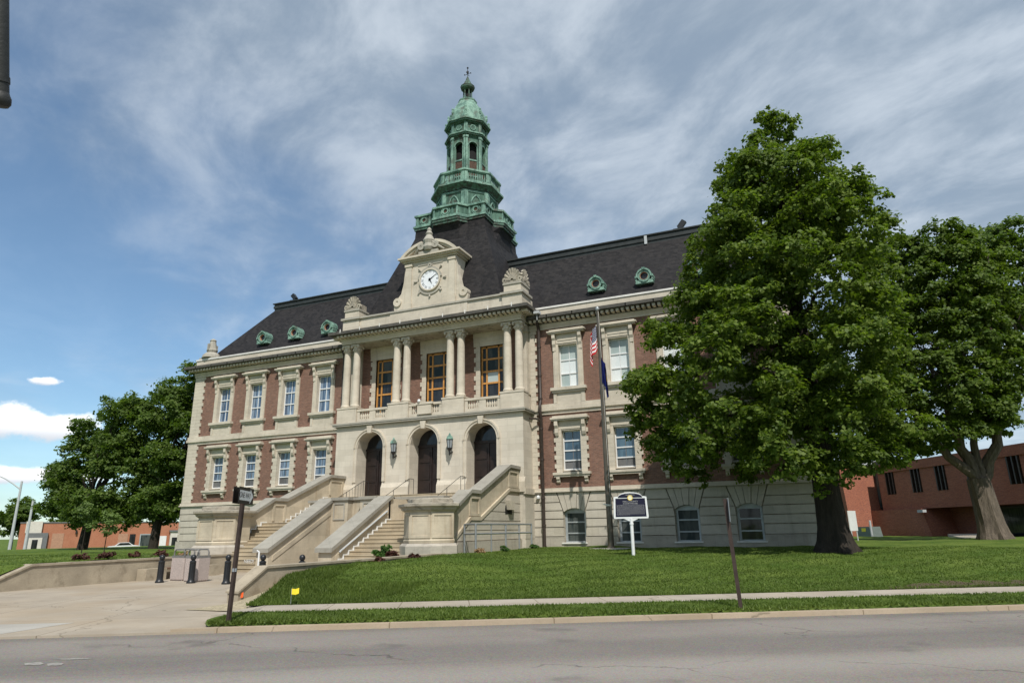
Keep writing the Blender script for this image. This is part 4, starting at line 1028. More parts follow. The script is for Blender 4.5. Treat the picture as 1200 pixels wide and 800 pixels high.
# wall lanterns
for x in (-1.95, 2.0):
    mb = MB(); y = PY-.36
    mb.lathe([(.16, 6.42), (.17, 6.44), (.14, 6.36), (.06, 6.26), (.05, 6.1), (.02, 6.0)][::-1], x, y, 8); mb.tube([(x, PY, 6.25), (x, PY-.2, 6.12), (x, y, 6.2)], .045, 6)
    for k in range(6): an = k*PI/3; mb.tube([(x+.14*math.cos(an), y+.14*math.sin(an), 6.44), (x+.21*math.cos(an), y+.21*math.sin(an), 6.95)], .018, 5)
    wl = obj('wall_lantern', mb, 'black_iron', CH)
    mb = MB(); mb.lathe([(.24, 6.95), (.23, 7.0), (.17, 7.12), (.08, 7.2), (.05, 7.28), (.01, 7.34)], x, y, 6); obj('lantern_cap', mb, 'copper', wl)
    mb = MB(); mb.lathe([(.12, 6.45), (.19, 6.94)], x, y, 6); obj('lantern_glass', mb, 'lantern_glass', wl)
# downpipes
for s_ in (-1, 1):
    mb = MB(); x = s_*7.28
    mb.tube([(x, -.5, 13.95), (x, -.25, 13.6), (x, -.2, 13.3), (x, -.2, 9.1), (x, -.34, 8.8), (x, -.34, 8.3), (x, -.2, 8.05), (x, -.2, .75), (x+.12, -.35, .7)], .10, 8)
    for z in (12.4, 10.6, 9.2, 7.4, 5.6, 3.4, 1.9): mb.lathe([(.13, z-.05), (.13, z+.05)], x, -.2, 8)
    if s_ > 0: mb.tube([(6.7, -.6, 8.0), (7.0, -.4, 8.0), (7.28, -.2, 7.9)], .06, 6)
    obj('downpipe', mb, 'bronze_pipe', CH, True)
mb = MB(); mb.box(7.25, 7.6, -.95, -.55, 14.34, 14.5); mb.tube([(7.42, -.8, 14.3), (7.42, -.8, 13.95)], .03, 6); obj('cornice_floodlight', mb, 'soffit_grey', CH)
for x, y, z in ((-.35, PY-.1, 9.42), (6.95, -.15, 3.35)):
    mb = MB(); mb.lathe([(.02, z), (.10, z+.05), (.11, z+.14), (.05, z+.22)], x, y, 10); obj('security_camera', mb, 'white_paint', CH, True)

# ------------------------------------------------------------------ staircase
ST = thing('entrance_staircase', 'twin limestone stair flights with octagonal pedestals rising to the three arched doors', 'staircase', (0, -7, 0))
BO, BI = 6.3, 5.8; G0 = .035
def flight(x0, x1, ya, yb, za, zb, n):
    """solid stepped run rising towards +Y"""
    pts = [(ya, -.2)]; dy, dz = (yb-ya)/n, (zb-za)/n
    for i in range(n): pts += [(ya+i*dy, za+(i+1)*dz), (ya+(i+1)*dy, za+(i+1)*dz)]
    for i in range(n):
        mbx.box(x0, x1, ya+i*dy, yb, za+i*dz if i else -.2, za+(i+1)*dz-.03)
        mbx.box(x0, x1, ya+i*dy-.03, yb, za+(i+1)*dz-.03, za+(i+1)*dz-.0004*i)
mbx = MB()
for s_ in (-1, 1):
    mbx = MB(); x0, x1 = sorted((s_*2.1, s_*BI)); flight(x0, x1, -12.6, -8.0, G0, 2.25, 13); obj('lower_flight', mbx, 'step_stone', ST)
mbx = MB(); flight(-BI, BI, -6.45, -3.0, 2.25, FLR-.02, 9); obj('upper_flight', mbx, 'step_stone', ST)
mb = MB(); mb.box(-BI, BI, -7.99, -6.46, -.2, 2.245); mb.box(-BI, BI, -2.99, PY+.05, 0, FLR-.025); obj('landing', mb, 'step_stone', ST)
mb = MB(); mb.box(-1.38, 1.38, -7.75, -6.0, 0, 3.28); mb.box(-4.2, 4.2, -6.47, -6.0, 2.25, 3.28)
for a, b in ((-2.1, -.38), (.38, 2.1)): mb.box(a, b, -8.15, -6.3, 0, 3.27)
cw = obj('central_wall', mb, 'stair_stone', ST)
mb = MB(); mb.box(-1.38, 1.38, -7.85, -5.9, 3.281, 3.42); mb.box(-4.3, 4.3, -6.56, -5.9, 3.282, 3.421)
for a, b in ((-1.38, -.3), (.3, 1.38)): mb.box(a, b, -8.24, -6.2, 3.275, 3.424)
obj('coping', mb, 'stair_cap', cw)
mb = MB()
for a, b, y in ((-1.25, -.55, -8.19), (.55, 1.25, -8.19), (2.5, 3.7, -6.51)):
    for x0, x1, z0, z1 in ((a, b, 3.08, 3.14), (a, b, 2.3, 2.36), (a, a+.06, 2.36, 3.08), (b-.06, b, 2.36, 3.08)): mb.box(x0, x1, y, y+.05, z0, z1)
obj('panel_moulding', mb, 'coping', cw)
# sloping cheek walls
for s_ in (-1, 1):
    x0, x1 = sorted((s_*1.4, s_*2.1)); mb = MB()
    mb.prism([(-12.4, -.2), (-12.4, .95), (-8.0, 3.25), (-8.0, -.2)], x0, x1, 'x')
    mb.prism([(-12.15, .5), (-12.15, .72), (-8.2, 2.78), (-8.2, 2.56)], x1+.0, x1+.03, 'x')
    ch = obj('cheek_wall', mb, 'stair_stone', ST)
    mb = MB(); mb.prism([(-12.55, .86), (-12.55, 1.05), (-12.4, 1.12), (-8.05, 3.42), (-7.9, 3.42), (-7.9, 3.26), (-8.05, 3.25)], x0-.1, x1+.1, 'x'); obj('coping', mb, 'stair_cap', ch)
# outer balustrades: parapet walls that follow the two flights
prof_t = [(-9.5, 2.42), (-7.55, 3.42), (-6.6, 3.42), (-2.85, 4.98), (PY, 4.98)]
for s_ in (-1, 1):
    x0, x1 = sorted((s_*BI, s_*BO)); mb = MB()
    mb.prism([(-9.6, -.2), (-9.6, 2.38)]+prof_t[1:]+[(PY, -.2)], x0, x1, 'x')
    xo = s_*BO
    # raised string that follows the slope, two posts and sunk panels
    a, b = sorted((xo, xo+s_*.10))
    for (p, q) in (((-9.3, 1.15), (-7.6, 2.15)), ((-7.6, 2.15), (-6.5, 2.15)), ((-6.5, 2.15), (-2.9, 3.72)), ((-2.9, 3.72), (PY, 3.72))): mb.prism([p, q, (q[0], q[1]+.17), (p[0], p[1]+.17)], a, b, 'x')
    a, b = sorted((xo, xo+s_*.06))
    for y0, y1, z0, z1 in ((-7.65, -6.5, 2.35, 3.3), (-2.95, PY-.15, 3.92, 4.88)):
        mb.box(a, b, y0, y0+.16, z0, z1); mb.box(a, b, y1-.16, y1, z0, z1); mb.box(a, b, y0+.16, y1-.16, z1-.14, z1); mb.box(a, b, y0+.16, y1-.16, z0, z0+.12)
    xi = s_*BI; a, b = sorted((xi, xi-s_*.05))
    for y0, y1, z0, z1 in ((-7.6, -6.6, 2.35, 3.3), (-2.9, PY-.15, 3.92, 4.88)):
        mb.box(a, b, y0, y0+.14, z0, z1); mb.box(a, b, y1-.14, y1, z0, z1); mb.box(a, b, y0+.14, y1-.14, z1-.14, z1)
    bw = obj('stair_parapet', mb, 'stair_stone', ST)
    mb = MB(); xa, xb = x0-.13, x1+.13
    pt = prof_t
    mb.prism([pt[0]]+pt[1:]+[(q[0], q[1]+.17) for q in pt[::-1]], xa, xb, 'x')
    obj('coping', mb, 'stair_cap', bw)
    # rusticated flank below the parapet
    mb = MB(); a, b = sorted((xo, xo+s_*.06))
    yl_ = lambda z: (-9.25+(z-1.15)*1.7) if z < 2.14 else (-6.5+(z-2.15)*2.293)
    for i, (z0, z1) in enumerate(((1.22, 1.66), (1.70, 2.12), (2.16, 2.58), (2.62, 3.06), (3.1, 3.5))):
        mb.prism([(yl_(z0)+.1, z0), (yl_(z1)+.1, z1), (PY if s_ < 0 else PY+.02, z1), (PY if s_ < 0 else PY+.02, z0)], a, b, 'x')
    obj('rusticated_flank', mb, 'rusticated', bw)
    mb = MB(); mb.box(a-.06, b+.08, -9.0, PY, .1, 1.18); obj('flank_plinth', mb, 'plinth_stone', bw)
    if s_ > 0:
        mb = MB(); mb.box(BO+.01, BO+.37, -.0, PY-.02, .1, 1.17); mb.box(BO+.02, PX+.04, PY-.01, -.05, 1.2, 3.7); obj('corner_block', mb, 'rusticated', bw)
        mb = MB(); mb.prism([(-3.1+.45*math.cos(PI*i/8), 2.75+.36*math.sin(PI*i/8)) for i in range(9)]+[(-3.55, 2.5), (-2.65, 2.5)], BO+.05, BO+.075, 'x'); obj('vent_opening', mb, 'louver_dark', bw)
        mb = MB(); mb.prism([(-3.5, 3.2), (-2.7, 3.2), (-2.8, 2.72), (-3.35, 2.72)], BO+.02, BO+.3, 'x'); obj('keystone', mb, 'limestone', bw)
# pedestals
PED = [(5.58, -11.75), (6.62, -11.75), (7.32, -11.05), (6.62, -9.75), (6.45, -9.35), (5.65, -9.35), (4.95, -10.0), (4.88, -11.05)]
def ped(mb, s_, prof):
    n = len(PED); c = (6.1, -10.62); vs = []
    for off, z in prof:
        for x, y in PED:
            dx, dy = x-c[0], y-c[1]; l = math.hypot(dx, dy); vs.append((s_*(x+dx/l*off), y+dy/l*off, z))
    mb.add(vs, [(j*n+i, j*n+(i+1) % n, (j+1)*n+(i+1) % n, (j+1)*n+i) for j in range(len(prof)-1) for i in range(n)]+[tuple(range(n-1, -1, -1)), tuple(range((len(prof)-1)*n, len(prof)*n))])
for s_ in (-1, 1):
    mb = MB(); ped(mb, s_, [(.02, 1.19), (.05, 1.3), (0, 1.36), (0, 2.45), (.05, 2.5)])
    for i in (0, 1, 7):
        (x0, y0), (x1, y1) = PED[i], PED[(i+1) % 8]; L_ = math.hypot(x1-x0, y1-y0); ux, uy = (x1-x0)/L_, (y1-y0)/L_; nx, ny = uy, -ux
        for a, b, z0, z1 in ((.03, .12, 1.4, 2.42), (L_-.12, L_-.03, 1.4, 2.42), (.12, L_-.12, 2.32, 2.42), (.12, L_-.12, 1.4, 1.5)):
            q = MB().box(a, b, -.02, .035, z0, z1); q.xf(lambda p: (s_*(x0+p[0]*ux+p[1]*nx), y0+p[0]*uy+p[1]*ny, p[2])); mb.join(q)
    pd = obj('pedestal', mb, 'stair_stone', ST)
    mb = MB(); ped(mb, s_, [(.2, -.1), (.2, 1.08), (.1, 1.18), (-.1, 1.189)]); obj('pedestal_base', mb, 'plinth_stone', pd)
    mb = MB(); ped(mb, s_, [(.05, 2.5), (.16, 2.56), (.18, 2.62), (.3, 2.70), (.31, 2.80), (.1, 2.84)]); ped(mb, s_, [(-.1, 2.83), (-.1, 3.0), (-.2, 3.04)]); obj('pedestal_cap', mb, 'weathered', pd)
# white painted edges along the left parapet, the right flight and the nosings
mb = MB()
def zig(x, ya, yb, za, zb, n, w=.05):
    dy, dz = (yb-ya)/n, (zb-za)/n
    for i in range(n):
        y, z = ya+i*dy, za+(i+1)*dz
        mb.box(x-.03, x+.03, y-w, y+dy, z, z+w); mb.box(x-.028, x+.028, y-w, y, z-dz, z+.001)
zig(-BI+.03, -12.66, -8.03, G0, 2.25, 13); zig(2.13, -12.66, -8.03, G0, 2.25, 13); zig(-BI+.03, -6.5, -3.03, 2.25, FLR-.02, 9)
for a, b in ((-BI, -2.1), (2.1, BI)): mb.box(a, b, -8.045, -7.9, 2.21, 2.256)
mb.box(-5.7, 5.7, -3.05, -2.9, FLR-.07, FLR-.012); mb.box(-5.7, 5.7, -3.43, -3.3, FLR-.24, FLR-.178)
obj('painted_edge', mb, 'white_line', ST)
t = text_mb('NEED!', .22); t.xf(lambda q: (-2.95+q[0], -11.935, .46+q[1])); obj('step_lettering', t, 'white_line', ST)
for x in (-3.2, 0, 3.4):
    mb = MB(); mb.tube([(x, -6.3, 2.9), (x, -6.3, 3.15), (x, -3.0, 4.65), (x, -2.5, 4.65)], .016, 6)
    for y, z in ((-6.2, 3.19), (-4.6, 3.92), (-3.0, 4.64), (-2.5, 4.65)): mb.tube([(x, y, z-.9), (x, y, z)], .015, 6)
    if x < 0:
        for i in range(12): y = -6.2+i*.27; mb.tube([(x, y, 3.19+(y+6.2)*.455-.8), (x, y, 3.19+(y+6.2)*.455)], .008, 4)
    obj('handrail', mb, 'black_iron', ST)
for xx, mt_ in ((2.2, 'soffit_grey'),):
    mb = MB(); mb.tube([(xx, -12.0, .85), (xx, -11.9, .92), (xx, -8.5, 2.62), (xx, -8.4, 2.66)], .04, 6)
    for y in (-11.8, -10.2, -8.7): mb.tube([(xx-.1, y, .93+(y+11.9)*.5-.05), (xx, y, .93+(y+11.9)*.5)], .02, 5)
    obj('handrail', mb, mt_, ST)
mb = MB(); mb.tube([(-5.3, -12.75, .0), (-5.3, -12.75, .95), (-5.45, -12.7, 1.02)], .028, 6); obj('handrail_end', mb, 'white_paint', ST)

# ------------------------------------------------------------------ walls, walks furniture
def retaining(name, label, pts, th, z0, x_in):
    pass
mb = MB(); mb.prism([(-23.6, -.2), (-23.6, .22), (-23.0, .30), (-21.9, .76), (-13.2, .78), (-13.2, -.2)], -2.95, -2.6, 'x'); mb.box(-8.2, -2.951, -13.55, -13.2, -.2, .78)
lw_ = obj('retaining_wall', mb, 'concrete_wall'); tag(lw_, 'low stained concrete retaining wall left of the plaza, bench and bins beside it', 'retaining wall')
mb = MB(); mb.prism([(-23.62, .221), (-23.62, .27), (-23.0, .36), (-21.9, .83), (-13.2, .85), (-13.2, .781), (-21.9, .761), (-23.0, .301)], -2.99, -2.56, 'x'); obj('coping', mb, 'concrete_wall', lw_)
mb = MB(); mb.prism([(-23.4, -.2), (-23.4, .26), (-22.5, .80), (-13.0, .78), (-13.0, -.2)], 7.6, 7.95, 'x'); mb.box(5.9, 7.599, -13.35, -13.0, -.2, .78)
rw_ = obj('retaining_wall', mb, 'concrete_wall'); tag(rw_, 'low concrete retaining wall holding the grass bank right of the plaza', 'retaining wall')
mb = MB(); mb.prism([(-23.43, .261), (-23.43, .31), (-22.5, .86), (-13.0, .84), (-13.0, .781), (-22.5, .801)], 7.56, 7.99, 'x'); obj('coping', mb, 'concrete_wall', rw_)
# bollards
def bollard():
    o = thing('bollard', '', 'bollard', (0, 0, 0), 'bollards across the plaza')
    mb = MB(); mb.lathe([(.15, 0), (.15, .05), (.12, .09), (.115, .12), (.10, .2), (.095, .68), (.11, .70), (.11, .74), (.07, .77), (.05, .79)], 0, 0, 16); 
    for i in range(8): an = i*PI/4; mb.tube([(.095*math.cos(an), .095*math.sin(an), .14), (.092*math.cos(an), .092*math.sin(an), .68)], .014, 4)
    obj('shaft', mb, 'black_iron', o, True)
    mb = MB(); mb.lathe([(.045, .78), (.085, .81), (.10, .87), (.085, .93), (.045, .965), (.01, .975)], 0, 0, 14); obj('ball', mb, 'black_iron', o, True)
    return o
BL = ['black ball top bollard before the bench, leftmost in its row', 'black ball top bollard standing against the pebble litter bins', 'black ball top bollard just left of the leaning one way post', 'black bollard before the cheek wall foot, half hidden by the sloping wall', 'black bollard farthest right, only its ball showing above the wall']
b0 = None
for i, (x, y) in enumerate([(-.70, -18.5), (.76, -18.42), (2.5, -18.5), (4.05, -18.5), (5.75, -18.55)]):
    o = bollard() if b0 is None else copy_tree(b0); b0 = b0 or o
    o.location = (x, y, .03); o['label'] = BL[i]
# litter bins
def bin_():
    o = thing('litter_bin', '', 'litter bin', (0, 0, 0), 'pebble litter bins by the wall')
    mb = MB(); mb.prism([(-.29, -.29), (.29, -.29), (.33, -.25), (.33, .25), (.29, .29), (-.29, .29), (-.33, .25), (-.33, -.25)], .05, .82, 'z'); mb.box(-.30, .30, -.26, .26, 0, .05); obj('body', mb, 'pebble', o)
    mb = MB(); mb.box(-.31, .31, -.29, .29, .82, .9); obj('lid', mb, 'bin_grey', o)
    mb = MB()
    for y in (-.22, .22): mb.tube([(-.27, y, .9), (-.27, y, 1.02), (-.2, y, 1.12), (.2, y, 1.12), (.27, y, 1.02), (.27, y, .9)], .028, 6)
    mb.box(-.2, .2, -.22, .22, 1.10, 1.135); obj('hood_frame', mb, 'bin_grey', o); return o
o = bin_(); o.location = (-.92, -17.35, .035); o['label'] = 'pebble faced litter bin with metal hoop, nearer the bench of the pair'
o2 = copy_tree(o); o2.location = (.25, -17.75, .035); o2['label'] = 'pebble faced litter bin with metal hoop, nearer the staircase of the pair'
# bench
b = thing('bench', 'low bench with pale concrete end block and dark plank against the left retaining wall', 'bench', (-2.2, -17.4, .035))
mb = MB(); mb.box(-2.54, -2.05, -18.0, -17.1, .03, .46); mb.box(-2.54, -2.05, -15.0, -14.5, .03, .46); obj('end_block', mb, 'concrete_wall', b)
mb = MB(); mb.box(-2.52, -2.08, -17.09, -15.01, .40, .46); obj('plank', mb, 'bench_wood', b)
# white stanchion
s_ = thing('stanchion', 'short white post on a cone shaped foot before the left cheek wall', 'stanchion', (-.42, -14.0, .03))
mb = MB(); mb.lathe([(.22, .035), (.21, .07), (.09, .17), (.05, .2)], -.42, -14.0, 14); obj('foot', mb, 'white_paint', s_, True)
mb = MB(); mb.tube([(-.42, -14.0, .18), (-.42, -14.0, .95)], .035, 8); mb.tube([(-.42, -14.0, .95), (-.55, -14.0, 1.0)], .025, 6); obj('post', mb, 'white_paint', s_)
# one way sign on leaning brown post
SP = (11.22, -26.87)
o = thing('one_way_sign', 'black one way sign with white arrow on a thin brown post', 'street sign', (SP[0], SP[1], .15))
mb = MB(); mb.box(SP[0]-.03, SP[0]+.03, SP[1]-.03, SP[1]+.03, .05, 2.32); mb.box(SP[0]-.032, SP[0]+.032, SP[1]-.034, SP[1]-.03, .05, 2.3); 
mb.xf(lambda q: (q[0]+.035*(q[2]-.1), q[1], q[2])); obj('post', mb, 'brown_post', o)
def oneway(side):
    # plate lies along n2; local u along n2, v up, normal along side*e2
    pc = (SP[0]+.08+side*.055*e2[0], SP[1]+side*.055*e2[1], 2.36)
    def f(u, v, w): return (pc[0]+u*n2[0]+w*side*e2[0], pc[1]+u*n2[1]+w*side*e2[1], pc[2]+v)
    mb = MB(); mb.box(-.455, .455, -.01, 0, -.152, .152); mb.xf(lambda q: f(q[0], q[2], -q[1]-.01)); pl_ = obj('sign_plate', mb, 'sign_black', o)
    pts = [(-.42, -.09), (.22, -.09), (.22, -.14), (.43, 0), (.22, .14), (.22, .09), (-.42, .09)]
    if side < 0: pass
    mb = MB(); mb.v = [f(u, v, .003) for u, v in pts]; mb.f = [tuple(range(7))]; obj('arrow', mb, 'sign_white', pl_)
    t = text_mb('ONE WAY', .145); t.xf(lambda q: f(-.09+(q[0] if side > 0 else -q[0]), q[1], .006)); obj('lettering', t, 'sign_black', pl_)
oneway(1); oneway(-1)
mb = MB(); mb.lathe([(.045, 1.0), (.045, 1.06)], SP[0]+.03, SP[1], 8); obj('clamp', mb, 'galvanized', o)
# second post, sign edge-on
Q = (19.68, -22.31)
o = thing('sign_post', 'thin brown post on the verge before the linden, its sign seen edge on', 'street sign', (Q[0], Q[1], .15))
mb = MB(); mb.box(Q[0]-.035, Q[0]+.035, Q[1]-.03, Q[1]+.03, .05, 2.2); mb.xf(lambda q: (q[0]-.045*(q[2]-.1), q[1], q[2])); obj('post', mb, 'brown_post', o)
mb = MB(); mb.box(-.15, .15, -.006, .0, -.23, .23); an = R(104); mb.xf(lambda q: (Q[0]-.055+q[0]*math.cos(an)-q[1]*math.sin(an), Q[1]+q[0]*math.sin(an)+q[1]*math.cos(an), 1.98+q[2])); obj('sign_plate', mb, 'grey_metal', o)
# historical marker
HM = (14.72, -10.16); hz = hgt(*HM)
o = thing('historical_marker', 'dark blue historical marker plaque with white frame and gold seal on white post', 'plaque', (HM[0], HM[1], hz))
ha = R(16); hc, hs_ = math.cos(ha), math.sin(ha)
F_ = lambda q: (HM[0]+q[0]*hc-q[1]*hs_, HM[1]+q[0]*hs_+q[1]*hc, q[2])
mb = MB(); mb.tube([(HM[0], HM[1], .3), (HM[0], HM[1], 2.02)], .065, 10); mb.lathe([(.08, 1.8), (.08, 1.86)], HM[0], HM[1], 10); obj('post', mb, 'white_paint', o, True)
arc = [(.42*math.cos(PI*i/10)*1.12, 2.87+.17*math.sin(PI*i/10)) for i in range(11)]
outl = [(-.66, 2.03), (.66, 2.03), (.68, 2.1), (.64, 2.86), (.52, 2.88)]+arc+[(-.52, 2.88), (-.64, 2.86), (-.68, 2.1)]
mb = MB().prism(outl, -.03, .03); mb.xf(F_); obj('frame', mb, 'white_paint', o)
mb = MB().prism([(-.6, 2.10), (.6, 2.10), (.575, 2.80), (-.575, 2.80)], -.038, -.031); mb.prism([(-.47, 2.83), (.47, 2.83)]+[(.47*math.cos(PI*i/8), 2.85+.15*math.sin(PI*i/8)) for i in range(9)], -.038, -.031); mb.xf(F_); obj('plaque_panel', mb, 'sign_navy', o)
mb = MB().ring(0, 2.82, .08, .105, -.055, -.03, 0, 2*PI, 20); mb.xf(F_); obj('seal_ring', mb, 'gold', o)
mb = MB().disc(0, 2.82, .08, -.05, 20); mb.xf(F_); obj('seal', mb, 'seal', o)
mb = MB()
for txt, sz, z in (('HALL COUNTY', .075, 2.68), ('COURTHOUSE', .075, 2.60)):
    t = text_mb(txt, sz); t.xf(lambda q: (q[0]*1.15, -.041, z+q[1])); mb.join(t)
t = text_mb('NEBRASKA', .05); t.xf(lambda q: (q[0]*1.5, -.041, 2.935+q[1])); mb.join(t)
rr = random.Random(3)
for row in range(13):       # worn, unreadable body text: short raised strokes
    z = 2.535-row*.031; x = -.54
    xe = .54 if row < 12 else -.05
    while x < xe:
        wl_ = rr.uniform(.02, .085); x1 = min(xe, x+wl_)
        u = x
        while u < x1: mb.box(u, u+.0055, -.0415, -.0385, z, z+.016); u += .0145
        x = x1+.016
mb.xf(F_); obj('lettering', mb, 'sign_text', o)
mb = MB().prism([(-.3, 2.03), (.3, 2.03), (.07, 1.93), (-.07, 1.93)], -.02, .02); mb.xf(F_); obj('bracket', mb, 'white_paint', o)
# flagpole and flags
FP = (12.24, -4.27); fz = hgt(*FP)
o = thing('flagpole', 'tall bronze flagpole on a small concrete pad before the right wing', 'flagpole', (FP[0], FP[1], fz))
mb = MB(); mb.tube([(FP[0], FP[1], fz-.1), (FP[0]-.01, FP[1], 4), (FP[0]-.02, FP[1], 8), (FP[0]-.05, FP[1], 12.8)], [.15, .14, .115, .07], 14); mb.lathe([(.24, fz), (.24, fz+.06), (.17, fz+.12)], FP[0], FP[1], 14); obj('pole', mb, 'flagpole_bronze', o, True)
mb = MB(); mb.lathe([(.02, 12.75), (.09, 12.82), (.11, 12.9), (.08, 12.98), (.02, 13.02)], FP[0]-.05, FP[1], 10); obj('finial', mb, 'grey_metal', o, True)
mb = MB(); mb.box(FP[0]-.95, FP[0]+.95, FP[1]-.45, FP[1]+.45, fz-.05, fz+.05); obj('pad', mb, 'grey_concrete', o)
mb = MB(); mb.tube([(FP[0]+.1, FP[1]-.12, 2.75), (FP[0]-.25, FP[1]-.2, 2.82)], .03, 6); mb.lathe([(.17, 2.72), (.17, 2.8)], FP[0], FP[1], 10); mb.tube([(FP[0]+.12, FP[1]-.1, 2.3), (FP[0]+.03, FP[1]-.12, 12.7)], .01, 4); obj('halyard', mb, 'flashing', o)
def flag(name, label, mt, z1, h, drop, side, ph):
    nu, nv = 40, 16; W, H = h*1.6, h; vs = []; uvs = []
    for i in range(nu+1):
        u = i/nu
        for j in range(nv+1):
            v = j/nv
            # hangs limp: cloth falls down the pole in folds
            fold = .11*math.sin(u*15+ph+v*1.3)*min(1, u*5)
            x = side*(.08+.24*math.sin(u*PI*.8)+.10*u*(1-v)); y = -.16+fold-.05*u
            z = z1-(1-v)*H*(.96-.1*u)-u*drop-.06*math.sin(u*9)
            vs.append((FP[0]-.02+x, FP[1]+y, z)); uvs.append((u, v))
    m_ = nv+1; mb = MB(); mb.add(vs, [(i*m_+j, (i+1)*m_+j, (i+1)*m_+j+1, i*m_+j+1) for i in range(nu) for j in range(nv)])
    me = mb.mesh(name, mt, True); uvl = me.uv_layers.new(name='UVMap')
    for lp in me.loops: uvl.data[lp.index].uv = uvs[lp.vertex_index]
    ob = bpy.data.objects.new(name, me); sc.collection.objects.link(ob); return tag(ob, label, 'flag')
flag('flag', 'limp red and white striped flag with blue star corner, upper one on the pole', 'flag_us', 12.0, 1.45, 1.0, -1.25, 0)
flag('flag', 'limp dark blue flag with gold emblem, lower one on the pole', 'flag_blue', 10.2, 1.4, .95, .95, 1.5)
# galvanised guard railing beside the flank
o = thing('guard_railing', 'grey galvanised pipe railing around the stairwell by the right stair flank', 'railing', (7.0, -7, .6))
mb = MB(); zt = 1.95
loop = [(6.55, -8.6), (7.35, -9.05), (7.6, -6.3), (7.7, -3.2)]
for (xa, ya), (xb, yb) in ((loop[1], loop[2]), (loop[2], loop[3]), (loop[0], loop[1])):
    for z in (zt, zt-.42): mb.tube([(xa, ya, z), (xb, yb, z)], .042, 8)
for x, y in loop: mb.tube([(x, y, .3), (x, y, zt+.02)], .05, 8)
for (xa, ya), (xb, yb) in ((loop[1], loop[2]), (loop[2], loop[3])): mb.tube([((xa+xb)/2, (ya+yb)/2, .3), ((xa+xb)/2, (ya+yb)/2, zt)], .035, 8)
obj('rail', mb, 'galvanized', o)
# utility marking flags
for x, y, z, mt, lb in ((7.85, -23.35, .05, 'orange_plastic', 'small orange utility flag by the end of the right retaining wall'), (10.3, -24.2, .26, 'yellow_plastic', 'small yellow utility flag in the grass beside the pavement')):
    o = thing('marker_flag', lb, 'marker flag', (x, y, z)); mb = MB(); mb.tube([(x, y, z-.1), (x, y, z+.22)], .006, 4); obj('wire', mb, 'galvanized', o)
    mb = MB(); mb.add([(x, y, z+.10), (x+.09, y+.03, z+.09), (x+.15, y+.07, z+.115), (x+.15, y+.07, z+.235), (x+.09, y+.03, z+.21), (x, y, z+.22)], [(0, 1, 4, 5), (1, 2, 3, 4)]); mb.add([(x, y+.002, z+.10), (x+.15, y+.072, z+.115), (x+.15, y+.072, z+.235), (x, y+.002, z+.22)], []); obj('flag', mb, mt, o)
# overhead pipe at the very left, hung from a mast arm outside the frame
o = thing('signal_mast', 'dark grey capped pipe hanging at the left edge of the sky', 'mast', (15.6, -37.6, 0))
d0 = Vector((17.728, -35.07, 3.66)); dd1 = (Vector((17.867, -35.353, 4.76))-d0).normalized(); tp_ = d0+dd1*2.4; px_, py_ = tp_.x, tp_.y
mb = MB(); mb.tube([tuple(d0+dd1*.07), tuple(tp_)], .034, 20); obj('drop_pipe', mb, 'dark_pipe', o, True)
mb = MB(); mb.tube([tuple(d0+dd1*t) for t in (0, .004, .018, .045, .062, .072)], [.012, .031, .041, .043, .037, .0345], 20); mb.tube([tuple(d0+dd1*t) for t in (.12, .15)], .0375, 20); obj('pipe_cap', mb, 'dark_pipe', o, True)
mb = MB(); mb.tube([(px_, py_, tp_.z-.02), (15.6, -37.6, 6.0)], .06, 10); mb.tube([(15.6, -37.6, 0), (15.6, -37.6, 6.4)], [.12, .08], 12); obj('mast', mb, 'dark_pipe', o, True)

# ------------------------------------------------------------------ modern brick building on the right (face runs along the street normal)
OB = (32.4, 42.1)
def mf(s_, w_, z): return (OB[0]-s_*n2[0]+w_*e2[0], OB[1]-s_*n2[1]+w_*e2[1], z)   # s along the face to the right, w into the building
o = thing('brick_office_building', 'modern orange brick building with slit windows and dark recessed entrance behind the trees', 'building', (OB[0], OB[1], .3))
mb = MB(); gz = -.3
mb.box(-7.4, 60, 0, 30, 3.15, 4.75); 
slits = [-5.45, -1.3, 2.3, 6.4, 11.1, 15.5, 20, 24.5, 29]
cur = -7.4
for s_ in slits: mb.box(cur, s_-.75, .0, .5, 4.75, 7.1); cur = s_+.75
mb.box(cur, 60, 0, .5, 4.75, 7.1); mb.box(-7.4, 60, .5, 30, 4.75, 7.1); mb.box(-7.4, 60, -.15, 30, 7.1, 8.0)
for s_ in slits: mb.prism([(s_-.75, 4.75), (s_+.75, 4.75), (s_+.75, 4.76), (s_-.75, 4.76)], .0, .5)
mb.xf(lambda q: mf(q[0], q[1], q[2])); obj('upper_wall', mb, 'orange_brick', o)
mb = MB(); mb.prism([(-9.6, gz), (.6, gz), (-.6, 3.14), (-9.6, 3.14)], -.5, 2.5); mb.box(-9.4, 4.5, 2.4, 29, gz, 3.14); mb.prism([(.6, gz), (2.0, gz), (1.2, 3.14), (.0, 3.14)], 2.5, 2.9)
mb.box(13, 60, 1.2, 29, gz, 3.14); mb.xf(lambda q: mf(q[0], q[1], q[2])); obj('ground_floor_wall', mb, 'orange_brick', o)
mb = MB(); mb.prism([(-22, gz), (-8.6, gz), (-9.4, 8.2), (-22, 8.2)], -3.2, 20); mb.xf(lambda q: mf(q[0], q[1], q[2])); obj('stair_tower', mb, 'orange_brick', o)
mb = MB(); mb.box(-22.2, -9.2, -3.5, 20, 8.2, 8.75); mb.xf(lambda q: mf(q[0], q[1], q[2])); obj('roof_cap', mb, 'soffit_grey', o)
mb = MB(); mb.box(-9.3, -7.5, .8, 1.2, gz, 8.6); mb.box(2.9, 13, 3.0, 3.4, gz, 3.14); mb.xf(lambda q: mf(q[0], q[1], q[2])); obj('recess', mb, 'dark_door', o)
